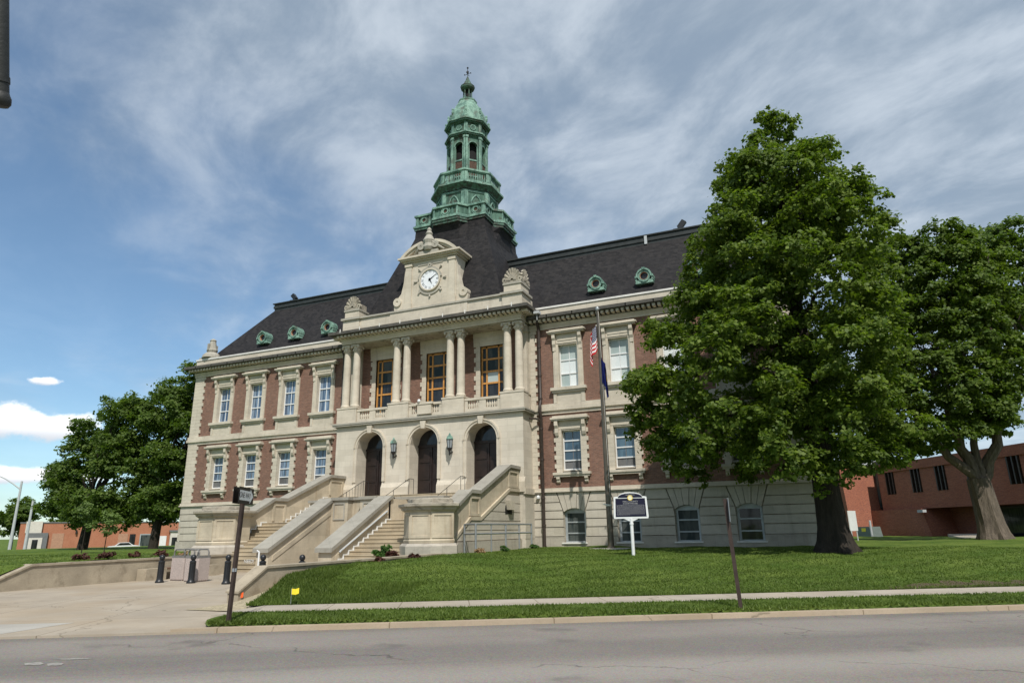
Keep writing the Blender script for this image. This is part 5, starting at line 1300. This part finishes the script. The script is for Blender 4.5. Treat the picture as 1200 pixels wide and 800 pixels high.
mb = MB(); mb.box(-9.0, -7.8, .7, .79, 3.4, 7.6); mb.xf(lambda q: mf(q[0], q[1], q[2])); obj('stair_window', mb, 'glass_tint', o)
mb = MB(); mb.box(3.1, 12.6, 2.9, 2.99, gz+.1, 2.9); mb.xf(lambda q: mf(q[0], q[1], q[2])); obj('entrance_glazing', mb, 'glass_dark', o)
for s_ in slits:
    mb = MB()
    for a in (-.55, 0, .55): mb.box(s_+a-.07, s_+a+.07, -.1, .4, 4.76, 7.1)
    mb.box(s_-.48, s_+.48, .35, .45, 4.8, 5.0); mb.xf(lambda q: mf(q[0], q[1], q[2])); wn = obj('slit_window', mb, 'bronze_pipe', o)
    mb = MB(); mb.box(s_-.48, s_+.48, .42, .49, 5.0, 7.05); mb.xf(lambda q: mf(q[0], q[1], q[2])); obj('pane', mb, 'glass_tint', wn)
mb = MB(); mb.box(-.7, .1, -.9, -.5, 2.75, 3.0); mb.xf(lambda q: mf(q[0], q[1], q[2])); obj('wall_light', mb, 'soffit_grey', o)
# cabinet and posts
def at_mf(s_, w_, z): return mf(s_, w_, z)
cz_ = .28
o = thing('utility_cabinet', 'dark green utility cabinet with yellow label in front of the far brick wall', 'cabinet', mf(-5.5, -3, cz_))
mb = MB(); mb.prism([(-6.9, cz_), (-4.2, cz_), (-4.5, 1.45), (-6.7, 1.45)], -3.8, -2.6); mb.xf(lambda q: mf(q[0], q[1], q[2])); obj('body', mb, 'cabinet', o)
mb = MB(); mb.box(-5.9, -5.2, -3.83, -3.81, .95, 1.3); mb.xf(lambda q: mf(q[0], q[1], q[2])); obj('label_plate', mb, 'yellow_plastic', o)
for s_, h_, lb in ((-6.6, 1.75, 'pale steel post left of the utility cabinet'), (-3.0, 1.8, 'pale steel post right of the utility cabinet'), (-10.2, .7, 'short pale stub post beside the white board sign')):
    p_ = mf(s_, -4.6, cz_); mb = MB(); mb.lathe([(.1, cz_-.2), (.1, cz_+h_-.05), (.02, cz_+h_)], p_[0], p_[1], 10); tag(obj('guard_post', mb, 'soffit_grey'), lb, 'post', 'posts at the far brick wall')
wb = (23.6, 10.5)
o = thing('board_sign', 'small white board sign on two legs right of the linden trunk', 'sign', (wb[0], wb[1], .6))
mb = MB()
wa = R(62)
for a in (-.38, .38): mb.tube([(wb[0]+a*math.cos(wa), wb[1]+a*math.sin(wa), .4), (wb[0]+a*math.cos(wa), wb[1]+a*math.sin(wa), 2.2)], .035, 6)
obj('leg', mb, 'soffit_grey', o)
mb = MB(); mb.box(-.5, .5, -.04, .0, 1.3, 2.5); mb.xf(lambda q: (wb[0]+q[0]*math.cos(wa)-q[1]*math.sin(wa), wb[1]+q[0]*math.sin(wa)+q[1]*math.cos(wa), q[2])); obj('board', mb, 'white_paint', o)

# ------------------------------------------------------------------ far left: shop, car, lamps
A, B = Vector((-104, 32.5, 0)), Vector((-74.5, 76.0, 0)); dA = (B-A).normalized(); nA = Vector((-dA.y, dA.x, 0))
def lf(s_, w_, z): p = A+dA*s_+nA*w_; return (p.x, p.y, z)
o = thing('brick_shop', 'long low orange brick shop building across the street beyond the left trees', 'building', (A.x, A.y, -.9))
def LB(name, mt, par, *bx):
    mb = MB()
    for q in bx: mb.box(*q)
    return obj(name, mb.xf(lambda q: lf(*q)), mt, par)
LB('wall', 'shop_brick', o, (4.9, 36, 0, 14, -1, 4.1)); LB('roof_edge', 'grey_trim', o, (4.8, 36.1, -.1, 14, 4.1, 4.28))
LB('entrance_surround', 'grey_trim', o, (5.9, 9.0, -.5, -.01, -1, 2.5)); LB('fascia', 'pale_fascia', o, (5.7, 8.0, -.45, -.01, 2.5, 4.4))
dd_ = LB('shop_door', 'pale_fascia', o, (6.4, 8.3, -.62, -.51, -1, 1.7)); LB('glass', 'glass_dark', dd_, (6.9, 7.7, -.68, -.63, -1, 1.4))
LB('infill_panel', 'panel_tan', o, (9.6, 11.3, -.06, -.005, -.5, 2.4)); LB('infill_panel', 'panel_tan', o, (19.5, 21.0, -.06, -.005, -.5, 2.2))
LB('dark_door', 'glass_dark', o, (21.3, 22.2, -.1, -.005, -.9, 2.1))
fr = LB('shop_window', 'grey_metal', o, (22.9, 25.4, -.1, -.005, -.5, 2.1)); LB('pane', 'glass_tint', fr, (23.1, 25.2, -.16, -.105, -.3, 1.9))
LB('side_door', 'white_paint', o, (26.2, 27.3, -.1, -.005, -1, 1.7)); LB('wall_lamp', 'black_iron', o, (12.9, 13.15, -.4, -.01, 2.3, 2.9))
o2_ = thing('white_shed', 'small pale porch block between the left trees and the courthouse corner', 'shed', lf(28, -1, -1))
LB('wall', 'pale_fascia', o2_, (27.8, 29.4, -1.2, -.3, -1, 2.4)); LB('roof', 'grey_trim', o2_, (27.6, 29.6, -1.4, -.2, 2.4, 2.7)); LB('door', 'glass_dark', o2_, (28.1, 29.1, -1.26, -1.21, -.9, 1.4))
# car
cc = Vector((-79.5, 39.8, -.62)); 
o = thing('parked_car', 'white sedan parked in front of the low orange brick shop', 'car', tuple(cc))
def cfn(q): p = cc+dA*q[0]+nA*q[1]; return (p.x, p.y, cc.z+q[2])
body = [(-2.35, .35), (-2.4, .7), (-2.2, .85), (-1.3, .95), (-.75, 1.38), (.55, 1.42), (1.15, 1.0), (2.1, .88), (2.4, .65), (2.35, .32)]
mb = MB().prism(body, -.85, .85); mb.xf(cfn); obj('body', mb, 'car_white', o)
mb = MB().prism([(-1.15, .97), (-.68, 1.32), (.5, 1.35), (.98, 1.0)], -.87, .87); mb.xf(cfn); obj('side_glass', mb, 'glass_dark', o)
for x in (-1.45, 1.45):
    for y in (-.8, .8):
        mb = MB(); mb.ring(x, .33, .0001, .33, y-.1, y+.1, 0, 2*PI, 16); mb.xf(cfn); obj('wheel', mb, 'tyre', o)
# street lamps
def pole(name, label, x, y, z0, z1, arm):
    o = thing(name, label, 'street lamp', (x, y, z0)); mb = MB(); mb.tube([(x, y, z0-.5), (x, y, z1)], [.2, .12], 10); obj('pole', mb, 'soffit_grey', o, True)
    if arm:
        mb = MB(); d = Vector((-.92, -.40, 0))
        pts = [Vector((x, y, z1-1.0))+d*(4.2*t)+Vector((0, 0, 2.0*math.sin(t*1.45))) for t in (0, .25, .5, .75, 1.0)]; mb.tube([tuple(p) for p in pts], [.09, .08, .08, .07, .07], 8); obj('arm', mb, 'soffit_grey', o, True)
        e_ = pts[-1]; mb = MB(); mb.box(e_.x-.9, e_.x+.1, e_.y-.3, e_.y+.2, e_.z-.14, e_.z+.1); obj('lamp_head', mb, 'soffit_grey', o)
pole('street_lamp', 'tall pale street lamp with curved arm at the far left', -68.2, 16.0, -.6, 8.5, True)
pole('street_lamp', 'shorter pale pole standing just right of the curved arm lamp', -66.8, 16.9, -.6, 6.1, False)

# ------------------------------------------------------------------ foliage
def leafcloud(P, Nn, size, name, mt, wr=.75):
    """one mesh of leaf quads, folded slightly; P points, Nn normals"""
    n = len(P); t = rng.normal(size=(n, 3)); t[:, 2] -= .5
    Nn = Nn/np.maximum(1e-6, np.linalg.norm(Nn, axis=1))[:, None]
    t -= Nn*np.sum(t*Nn, axis=1)[:, None]; t /= np.maximum(1e-6, np.linalg.norm(t, axis=1))[:, None]
    b_ = np.cross(Nn, t); s_ = (size*(.65+.7*rng.random(n)))[:, None]
    V = np.empty((n, 4, 3)); V[:, 0] = P-t*s_*.5; V[:, 1] = P+b_*s_*wr*.5+Nn*s_*.08; V[:, 2] = P+t*s_*.5; V[:, 3] = P-b_*s_*wr*.5+Nn*s_*.08
    me = bpy.data.meshes.new(name); me.vertices.add(n*4); me.vertices.foreach_set('co', V.ravel().astype(np.float32))
    me.loops.add(n*4); me.loops.foreach_set('vertex_index', np.arange(n*4, dtype=np.int32))
    me.polygons.add(n); me.polygons.foreach_set('loop_start', np.arange(0, n*4, 4, dtype=np.int32)); me.polygons.foreach_set('loop_total', np.full(n, 4, dtype=np.int32))
    me.materials.append(MT[mt]); me.update(calc_edges=True); return me
def lobes_points(lobes, n_total, clumps=26, sig=.20, flat=.8, low=.45):
    """clumpy leaves on lobes [(x,y,z,r)]"""
    area = np.array([l[3]**2 for l in lobes]); cnt = (n_total*area/area.sum()).astype(int); PP = []; NN = []
    for (x, y, z, r), c in zip(lobes, cnt):
        k = max(6, int(clumps*(.5+r/3))); d = rng.normal(size=(k, 3)); d /= np.linalg.norm(d, axis=1)[:, None]
        keep = (d[:, 2] > -.25) | (rng.random(k) < low); d = d[keep]
        rad = r*(.72+.33*rng.random(len(d)))
        cc_ = d*rad[:, None]*np.array([1, 1, flat])+np.array([x, y, z])
        idx = rng.integers(0, len(d), c)
        off = rng.normal(size=(c, 3))*np.array([sig, sig, sig*.6])*r
        P = cc_[idx]+off; P[:, 2] -= .25*np.abs(off[:, 0])+.0
        N = d[idx]*.8+rng.normal(size=(c, 3))*.55+np.array([0, 0, .55])
        PP.append(P); NN.append(N)
    return np.concatenate(PP), np.concatenate(NN)
def limb(mb, p0, p1, r0, r1, wig=.12, n=6, k=8):
    p0, p1 = Vector(p0), Vector(p1); L_ = (p1-p0).length; pts = []; rs = []
    for i in range(n+1):
        t = i/n; q = p0.lerp(p1, t)
        if 0 < i < n: q += Vector((random.uniform(-1, 1), random.uniform(-1, 1), random.uniform(-.5, .9)))*L_*wig*.5
        pts.append(tuple(q)); rs.append(r0+(r1-r0)*t**.8)
    mb.tube(pts, rs, k); return pts
def flare_trunk(mb, x, y, z0, z1, r, lean=(0, 0), fl=1.35, n=14):
    zs = [z0-.4, z0, z0+.15, z0+.4, z0+.9, z0+1.8]+[z0+1.8+(z1-z0-1.8)*i/4 for i in range(1, 5)]
    vs = []; m_ = 28
    for z in zs:
        t = max(0, z-z0); f = 1+(fl-1)*math.exp(-t*2.2)
        cx = x+lean[0]*t; cy2 = y+lean[1]*t
        for j in range(m_):
            a = 2*PI*j/m_; rr_ = r*f*(1+(.10*math.exp(-t*1.6)+.05)*math.sin(a*5+.9)+.04*math.sin(a*9+z*.8)+.025*math.sin(a*14+2))*(1-.035*t)
            vs.append((cx+rr_*math.cos(a), cy2+rr_*math.sin(a), z))
    mb.add(vs, [(i*m_+j, i*m_+(j+1) % m_, (i+1)*m_+(j+1) % m_, (i+1)*m_+j) for i in range(len(zs)-1) for j in range(m_)])
# linden ------------------------------------------------------------
T1 = (21.95, -6.5)
o = thing('linden_tree', 'large dense linden tree with thick dark trunk before the right wing', 'tree', (T1[0], T1[1], hgt(*T1)))
mb = MB(); z0 = hgt(*T1); flare_trunk(mb, T1[0], T1[1], z0, 6.5, .52, (-.02, 0), 1.6)
ax = lambda z: np.interp(z, [3.5, 6, 8.5, 12, 15, 18, 20.8], [19.9, 19.9, 20.1, 21.3, 21.9, 21.5, 21.7])
axy = lambda z: -6.3
rad = lambda z: float(np.interp(z, [3.2, 4.5, 6, 8.2, 10, 13, 15, 17.5, 19, 20.6], [3.5, 4.9, 5.4, 5.5, 5.05, 4.45, 3.9, 2.8, 1.5, .5]))
lob = []
for z in np.arange(4.3, 20.4, .95):
    Rz = rad(z); k = max(3, int(Rz*2.3)); ph = random.random()*6
    for j in range(k):
        a = ph+2*PI*j/k+random.uniform(-.25, .25); r = random.uniform(.6, 1.2)*(1 if Rz > 2 else .7); q = max(0, Rz-r*.75)*random.uniform(.88, 1.10)
        lob.append((float(ax(z))+q*math.cos(a), axy(z)+q*math.sin(a), float(z)+random.uniform(-.5, .5), r))
for z in np.arange(6, 17, 1.8):
    for j in range(4):
        a = random.random()*6.3; q = rad(z)*.4; lob.append((float(ax(z))+q*math.cos(a), axy(z)+q*math.sin(a), float(z), 1.5))
lob += [(21.8, -8.4, 3.2, .6), (22.3, -8.2, 3.9, .7), (14.9, -7.0, 8.0, .85), (14.7, -6.8, 6.6, .8), (15.6, -7.2, 5.0, .9), (16.4, -7.4, 4.4, .9), (21.3, -9.0, 3.9, .9), (22.4, -8.6, 3.5, .75), (19.8, -8.8, 4.6, 1.0), (24.0, -7.2, 4.2, 1.0), (25.2, -6.5, 5.2, 1.1), (21.7, -6.3, 20.6, .55), (22.1, -6.5, 20.0, .8)]
for i in range(13):
    z = 4.5+i*1.1; a = i*2.4; q = rad(z)*.5
    limb(mb, (float(ax(min(z, 8))) * .0+T1[0]-.02*z, T1[1], min(z, 12)), (float(ax(z))+q*math.cos(a), T1[1]+q*math.sin(a), z+1.0), .22-.01*i, .05)
mb.tube([(T1[0]-.1, T1[1], 6.3), (T1[0]-.2, T1[1], 11), (21.8, -6.4, 19)], [.42, .28, .06], 10)
obj('trunk', mb, 'bark', o, True)
P, Nn = lobes_points(lob, 190000, 30, .165, .75, .22); link(bpy.data.objects.new('crown', leafcloud(P, Nn, .17, 'crown', 'leaf_linden')), o)
o.children[-1].matrix_parent_inverse = WM(o).inverted()
# maple behind right --------------------------------------------------
T2 = (31.4, 13.4); z0 = hgt(*T2)
o = thing('maple_tree', 'broad maple with grey forking trunk in front of the orange brick building', 'tree', (T2[0], T2[1], z0))
mb = MB(); flare_trunk(mb, T2[0], T2[1], z0, 4.3, .68, (-.07, 0), 1.36)
for p1, r0 in (((28.6, 12.8, 7.5), .36), ((30.2, 13.2, 8.5), .42), ((31.6, 13.8, 9.0), .30), ((33.6, 13.6, 8.5), .42), ((34.9, 13.2, 12.5), .16)):
    p = limb(mb, (T2[0]-.25, T2[1], 3.9), p1, r0, r0*.5, .08); limb(mb, p1, (p1[0]+random.uniform(-1, 1.2), p1[1]+random.uniform(-1, 1), p1[2]+6), r0*.5, .05); limb(mb, p1, (p1[0]+random.uniform(-2.5, 1.2), p1[1]-1.5, p1[2]+4), r0*.4, .05)
obj('trunk', mb, 'bark_grey', o, True)
lob = []
ax2 = lambda z: float(np.interp(z, [5, 8, 12, 16, 21], [29.0, 29.6, 30.4, 31.2, 31.4])); rad2 = lambda z: float(np.interp(z, [4.6, 6.5, 9, 13, 17, 19.5, 21.3], [2.6, 4.2, 4.4, 4.1, 3.3, 2.2, .8]))
for z in np.arange(6.2, 20.8, 1.05):
    Rz = rad2(z); k = max(3, int(Rz*2.1)); ph = random.random()*6
    for j in range(k):
        a = ph+2*PI*j/k; r = random.uniform(.9, 1.4); q = max(0, Rz-r*.7)*random.uniform(.85, 1.1)
        if z < 7.2 and ax2(z)+q*math.cos(a) > 29.6: continue
        lob.append((ax2(z)+q*math.cos(a), 12.8+q*math.sin(a), float(z)+random.uniform(-.5, .5), r))
lob += [(27.5, 12.4, 19.0, 1.0), (26.6, 12.4, 17.2, 1.1), (26.2, 12.4, 15.4, 1.1), (28.5, 12.4, 20.1, .9), (33.0, 13, 19.8, 1.2), (34.0, 13, 18.4, 1.3), (34.7, 13, 16.5, 1.2), (35.0, 13, 14.2, 1.2), (34.9, 13, 11.8, 1.1), (34.2, 13, 9.8, 1.0), (32.3, 12.4, 7.8, .9), (33.1, 12.8, 8.8, 1.0), (31.6, 11.4, 8.6, 1.0), (30.4, 11.2, 7.6, .9), (28.4, 12.6, 18.7, 1.1), (27.7, 12.6, 17.2, 1.2), (27.2, 12.4, 15.6, 1.2), (26.8, 12.4, 13.6, 1.3), (26.3, 12.4, 11.4, 1.3), (29.3, 12.6, 19.8, 1.1), (25.8, 12.4, 8.8, 1.2), (25.4, 12.2, 7.0, 1.0)]
P, Nn = lobes_points(lob, 100000, 28, .17, .75, .25); c_ = bpy.data.objects.new('crown', leafcloud(P, Nn, .23, 'crown', 'leaf_maple')); link(c_, o)
# third tree behind with open crown
T3 = (39.5, 24.0)
o = thing('open_crowned_tree', 'darker loose crowned tree behind the maple at the right edge', 'tree', (T3[0], T3[1], .4))
mb = MB(); mb.tube([(T3[0], T3[1], 0), (T3[0]-.2, T3[1], 6), (T3[0]-.6, T3[1], 10)], [.55, .42, .3], 12)
for p1 in ((36.5, 24, 17), (38.5, 23, 20), (41, 25, 19), (40.2, 22.5, 15), (36, 25.5, 13)): p = limb(mb, (T3[0]-.5, T3[1], 9), p1, .24, .08, .16); limb(mb, p[3], (p1[0]+1.5, p1[1], p1[2]+1), .1, .04)
obj('trunk', mb, 'bark', o, True)
lob = []
for i in range(46):
    a = random.random()*6.3; z = random.uniform(13, 23.5); q = random.uniform(.3, 1)*np.interp(z, [13, 18, 23.5], [5.0, 5.2, 2.8]); lob.append((38.9+q*math.cos(a), 24+q*math.sin(a), z, random.uniform(.9, 1.6)))
lob += [(36.2, 24, 22.6, 1.4), (37.4, 24, 23.6, 1.5), (35.6, 24, 20.6, 1.4), (38.8, 24, 24.2, 1.3)]
for i in range(8): lob.append((random.uniform(37, 42), 24+random.uniform(-2, 2), random.uniform(9, 12), 1.0))
P, Nn = lobes_points(lob, 42000, 16); c_ = bpy.data.objects.new('crown', leafcloud(P, Nn, .28, 'crown', 'leaf_far')); link(c_, o)
# left group ----------------------------------------------------------
def shade_tree(label, x, y, zg, h, blobs, n, tr, lean, mt='leaf_far', size=.33, name='shade_tree', sig=.22):
    o = thing(name, label, 'tree', (x, y, zg), 'trees on the left lawn'); mb = MB()
    mb.tube([(x, y, zg-.6), (x, y, zg+.3), (x+lean*.5, y, zg+2.5), (x+lean, y, zg+4.2)], [tr*1.5, tr*1.1, tr*.95, tr*.85], 12)
    lob = []
    for bx, bz, br in blobs:
        p = limb(mb, (x+lean, y, zg+4.0), (bx, y+random.uniform(-1.5, 1.5), bz), tr*.42, .06, .14)
        for j in range(int(6+br*4)):
            d = Vector((random.gauss(0, 1), random.gauss(0, 1), random.gauss(0, .7))).normalized()*br*random.uniform(.5, 1.05); r = random.uniform(.6, 1.15)
            lob.append((bx+d.x, y+d.y*1.1, bz+d.z*.8, r))
    obj('trunk', mb, 'bark', o, True)
    P, N_ = lobes_points(lob, n, 12, sig); link(bpy.data.objects.new('crown', leafcloud(P, N_, size, 'crown', mt)), o)
shade_tree('wide dark green shade tree farthest left on the lawn, branches low to the left', -38.0, 4.2, .3, 14,
    [(-40.2, 5.0, 1.7), (-41.0, 6.2, 1.3), (-38.8, 8.0, 2.2), (-38.0, 11.3, 1.9), (-37.2, 4.6, 2.0), (-36.0, 8.8, 2.4), (-35.6, 12.6, 1.9), (-34.2, 5.0, 1.8), (-34.6, 10.5, 2.0), (-39.6, 9.8, 1.2), (-36.3, 3.9, 1.3), (-33.6, 3.6, 1.3), (-38.6, 3.6, 1.1), (-33.6, 8.6, 2.0), (-33.4, 12.4, 1.6), (-41.8, 7.6, 1.0), (-42.3, 4.4, 1.0)], 65000, .40, .6, size=.24, sig=.26)
shade_tree('tall shade tree touching the left corner of the courthouse', -30.2, 5.0, .4, 16,
    [(-32.6, 7.0, 2.0), (-32.0, 11.0, 2.2), (-30.5, 13.8, 1.8), (-29.4, 9.0, 2.4), (-28.3, 12.6, 2.2), (-27.0, 15.0, 1.2), (-27.5, 7.4, 2.0), (-26.4, 11.0, 2.0), (-31.5, 4.8, 1.3), (-26.3, 5.2, 1.6), (-28.8, 4.6, 1.3), (-31.0, 3.8, 1.1), (-27.4, 4.0, 1.0)], 65000, .36, .4, size=.24, sig=.26)
shade_tree('slimmer leafy tree squeezed beside the courthouse corner', -27.6, 6.6, .4, 12, [(-26.8, 7.5, 1.6), (-27.2, 11.5, 1.7), (-25.6, 14.3, 1.3), (-26.0, 4.8, 1.0)], 18000, .28, .3)
def sapling(label, x, y, zg, h):
    o = thing('sapling', label, 'sapling', (x, y, zg), 'young trees on the left lawn'); mb = MB(); mb.tube([(x, y, zg-.2), (x+.05, y, zg+h*.9)], [.035, .015], 6)
    lob = [(x+random.uniform(-.4, .4), y+random.uniform(-.3, .3), zg+h*(.55+.45*i/7), random.uniform(.22, .38)) for i in range(8)]
    for l in lob: limb(mb, (x, y, l[2]-.3), l[:3], .012, .005)
    obj('trunk', mb, 'bark', o); P, N_ = lobes_points(lob, 1300, 8, .3); link(bpy.data.objects.new('crown', leafcloud(P, N_, .13, 'crown', 'leaf_young')), o)
sapling('pale green sapling standing in front of the farthest left trunk', -24.4, -5.2, .55, 3.3); sapling('pale green sapling right of its twin before the shop wall', -23.0, -4.6, .55, 2.7)
# far background trees
for i, (x, y, h_, w_, lb) in enumerate(((-119, 46, 9.5, 4, 'dark far tree behind the street lamp at the left edge'), (-110, 52, 7.5, 3.5, 'lower far tree between the lamp and the shop entrance'), (-96, 88, 8.5, 6, 'dark far tree showing over the shop roof beside the left shade tree'), (-78, 102, 9, 6, 'dark far tree above the right end of the shop roof'))):
    o = thing('far_tree', lb, 'tree', (x, y, -1), 'far trees across the street'); mb = MB(); mb.tube([(x, y, -1.5), (x, y, h_*.6)], [.4, .2], 8); obj('trunk', mb, 'bark', o)
    lob = [(x+random.gauss(0, w_*.45), y+random.gauss(0, w_*.45), random.uniform(h_*.25, h_*.9), random.uniform(1.2, 2)) for _ in range(26)]
    P, N_ = lobes_points(lob, 12000, 12); link(bpy.data.objects.new('crown', leafcloud(P, N_, .5, 'crown', 'leaf_far')), o)
# shrubs
def shrub(label, x, y, z, r, mt, n, size=.1, name='shrub', grp=None, tall=1.0):
    o = thing(name, label, 'shrub', (x, y, z), grp); lob = [(x+random.gauss(0, r*.45), y+random.gauss(0, r*.45), z+r*tall*random.uniform(.2, .9), r*.45) for _ in range(9)]
    mb = MB()
    for l in lob: limb(mb, (x, y, z-.1), l[:3], .012, .005, k=4)
    obj('stems', mb, 'bark', o); P, N_ = lobes_points(lob, n, 8, .3); link(bpy.data.objects.new('leaves', leafcloud(P, N_, size, 'leaves', mt)), o)
shrub('bushy green shrub at the foot of the right stair flight', 5.15, -12.9, .30, .40, 'leaf_shrub', 2600, .10, tall=2.2)
shrub('low green shrub against the right pedestal base', 6.2, -12.45, .5, .24, 'leaf_shrub', 900, .09)
shrub('reddish leaved low shrub on the right retaining wall, nearest the stairs', 6.2, -13.9, .72, .24, 'leaf_red', 700, .08, grp='reddish shrubs along the right wall')
shrub('reddish leaved low shrub behind the right retaining wall, middle of three', 8.2, -15.6, .62, .26, 'leaf_red', 700, .08, grp='reddish shrubs along the right wall')
shrub('reddish leaved low shrub behind the right retaining wall, nearest the street', 8.25, -17.8, .62, .24, 'leaf_red', 600, .08, grp='reddish shrubs along the right wall')
for i, (x, y, lb) in enumerate(((-3.5, -19.6, 'dark reddish shrub on the side lawn nearest the street end of the wall'), (-3.6, -18.6, 'dark reddish shrub second from the street along the left wall'), (-3.5, -17.5, 'tallest dark reddish shrub behind the left wall'), (-3.6, -16.2, 'dark reddish shrub behind the left wall before the tan one'))):
    shrub(lb, x, y, hgt(x, y)-.02, .25, 'leaf_red', 600, .08, grp='reddish shrubs behind the left wall')
shrub('dry tan shrub behind the left wall near the bench', -3.5, -15.2, .72, .22, 'leaf_dry', 400, .08)
for x, y, lb in ((8.3, -10.6, 'tan dry tuft before the guard railing post'), (8.5, -8.4, 'dry tuft under the middle of the guard railing'), (8.6, -5.2, 'green and tan tuft at the far end of the guard railing')):
    shrub(lb, x, y, hgt(x, y), .2, 'leaf_dry' if 'tan dry' in lb else 'leaf_shrub', 350, .09, 'weed_tuft')
# grass blades ----------------------------------------------------------
def blades(n, fn):
    P = np.array([fn() for _ in range(n)]); return P
PTS = []
def pt_lawn():
    while True:
        u = random.random(); dd = 13+u*u*22; a = random.uniform(R(60), R(150)); x = 21.07+dd*math.cos(a); y = -36.63+dd*math.sin(a)
        if x > 8.05 and lawn_lo(x)+.02 < y < -.2: return (x, y, bump(x, y), .034)
def pt_verge(): t = .25+random.random()**1.3*40; n_ = random.uniform(.14, 1.75); return (*sf(t, n_), .13, .04)
def pt_edge(): t = random.uniform(.6, 42); x, y = sf(t, 3.2+abs(random.gauss(0, .10))); return (x, y, bump(x, y), .05)
def pt_left():
    while True:
        x = -2.8-random.random()**1.5*22; y = random.uniform(-24, -4)
        if y > yw(x) and not (x > -8.2 and y > -13.6): return (x, y, bump(x, y), .045)
def pt_bank(): x = 8.05+random.random()*3.5; y = lawn_lo(x)+.05+random.random()*3; return (x, y, bump(x, y), .07)
P = np.array([pt_lawn() for _ in range(130000)]+[pt_verge() for _ in range(70000)]+[pt_edge() for _ in range(8000)]+[pt_left() for _ in range(16000)]+[pt_bank() for _ in range(16000)])
n = len(P); h = P[:, 3]*(.6+.9*rng.random(n)); az = rng.random(n)*2*PI; wv = .012+.010*rng.random(n)
dx, dy = np.cos(az)*wv, np.sin(az)*wv; V = np.empty((n, 3, 3))
V[:, 0] = P[:, :3]-np.stack([dx, dy, np.full(n, .01)], 1); V[:, 1] = P[:, :3]+np.stack([dx, dy, np.full(n, -.01)], 1); V[:, 2] = P[:, :3]+np.stack([rng.normal(size=n)*.03, rng.normal(size=n)*.03, h], 1)
me = bpy.data.meshes.new('grass'); me.vertices.add(n*3); me.vertices.foreach_set('co', V.ravel().astype(np.float32)); me.loops.add(n*3); me.loops.foreach_set('vertex_index', np.arange(n*3, dtype=np.int32))
me.polygons.add(n); me.polygons.foreach_set('loop_start', np.arange(0, n*3, 3, dtype=np.int32)); me.polygons.foreach_set('loop_total', np.full(n, 3, dtype=np.int32)); me.materials.append(MT['grass_blade']); me.update(calc_edges=True)
go = bpy.data.objects.new('grass', me); sc.collection.objects.link(go); tag(go, 'short green blades growing over the lawns and verge', 'grass', kind='stuff')
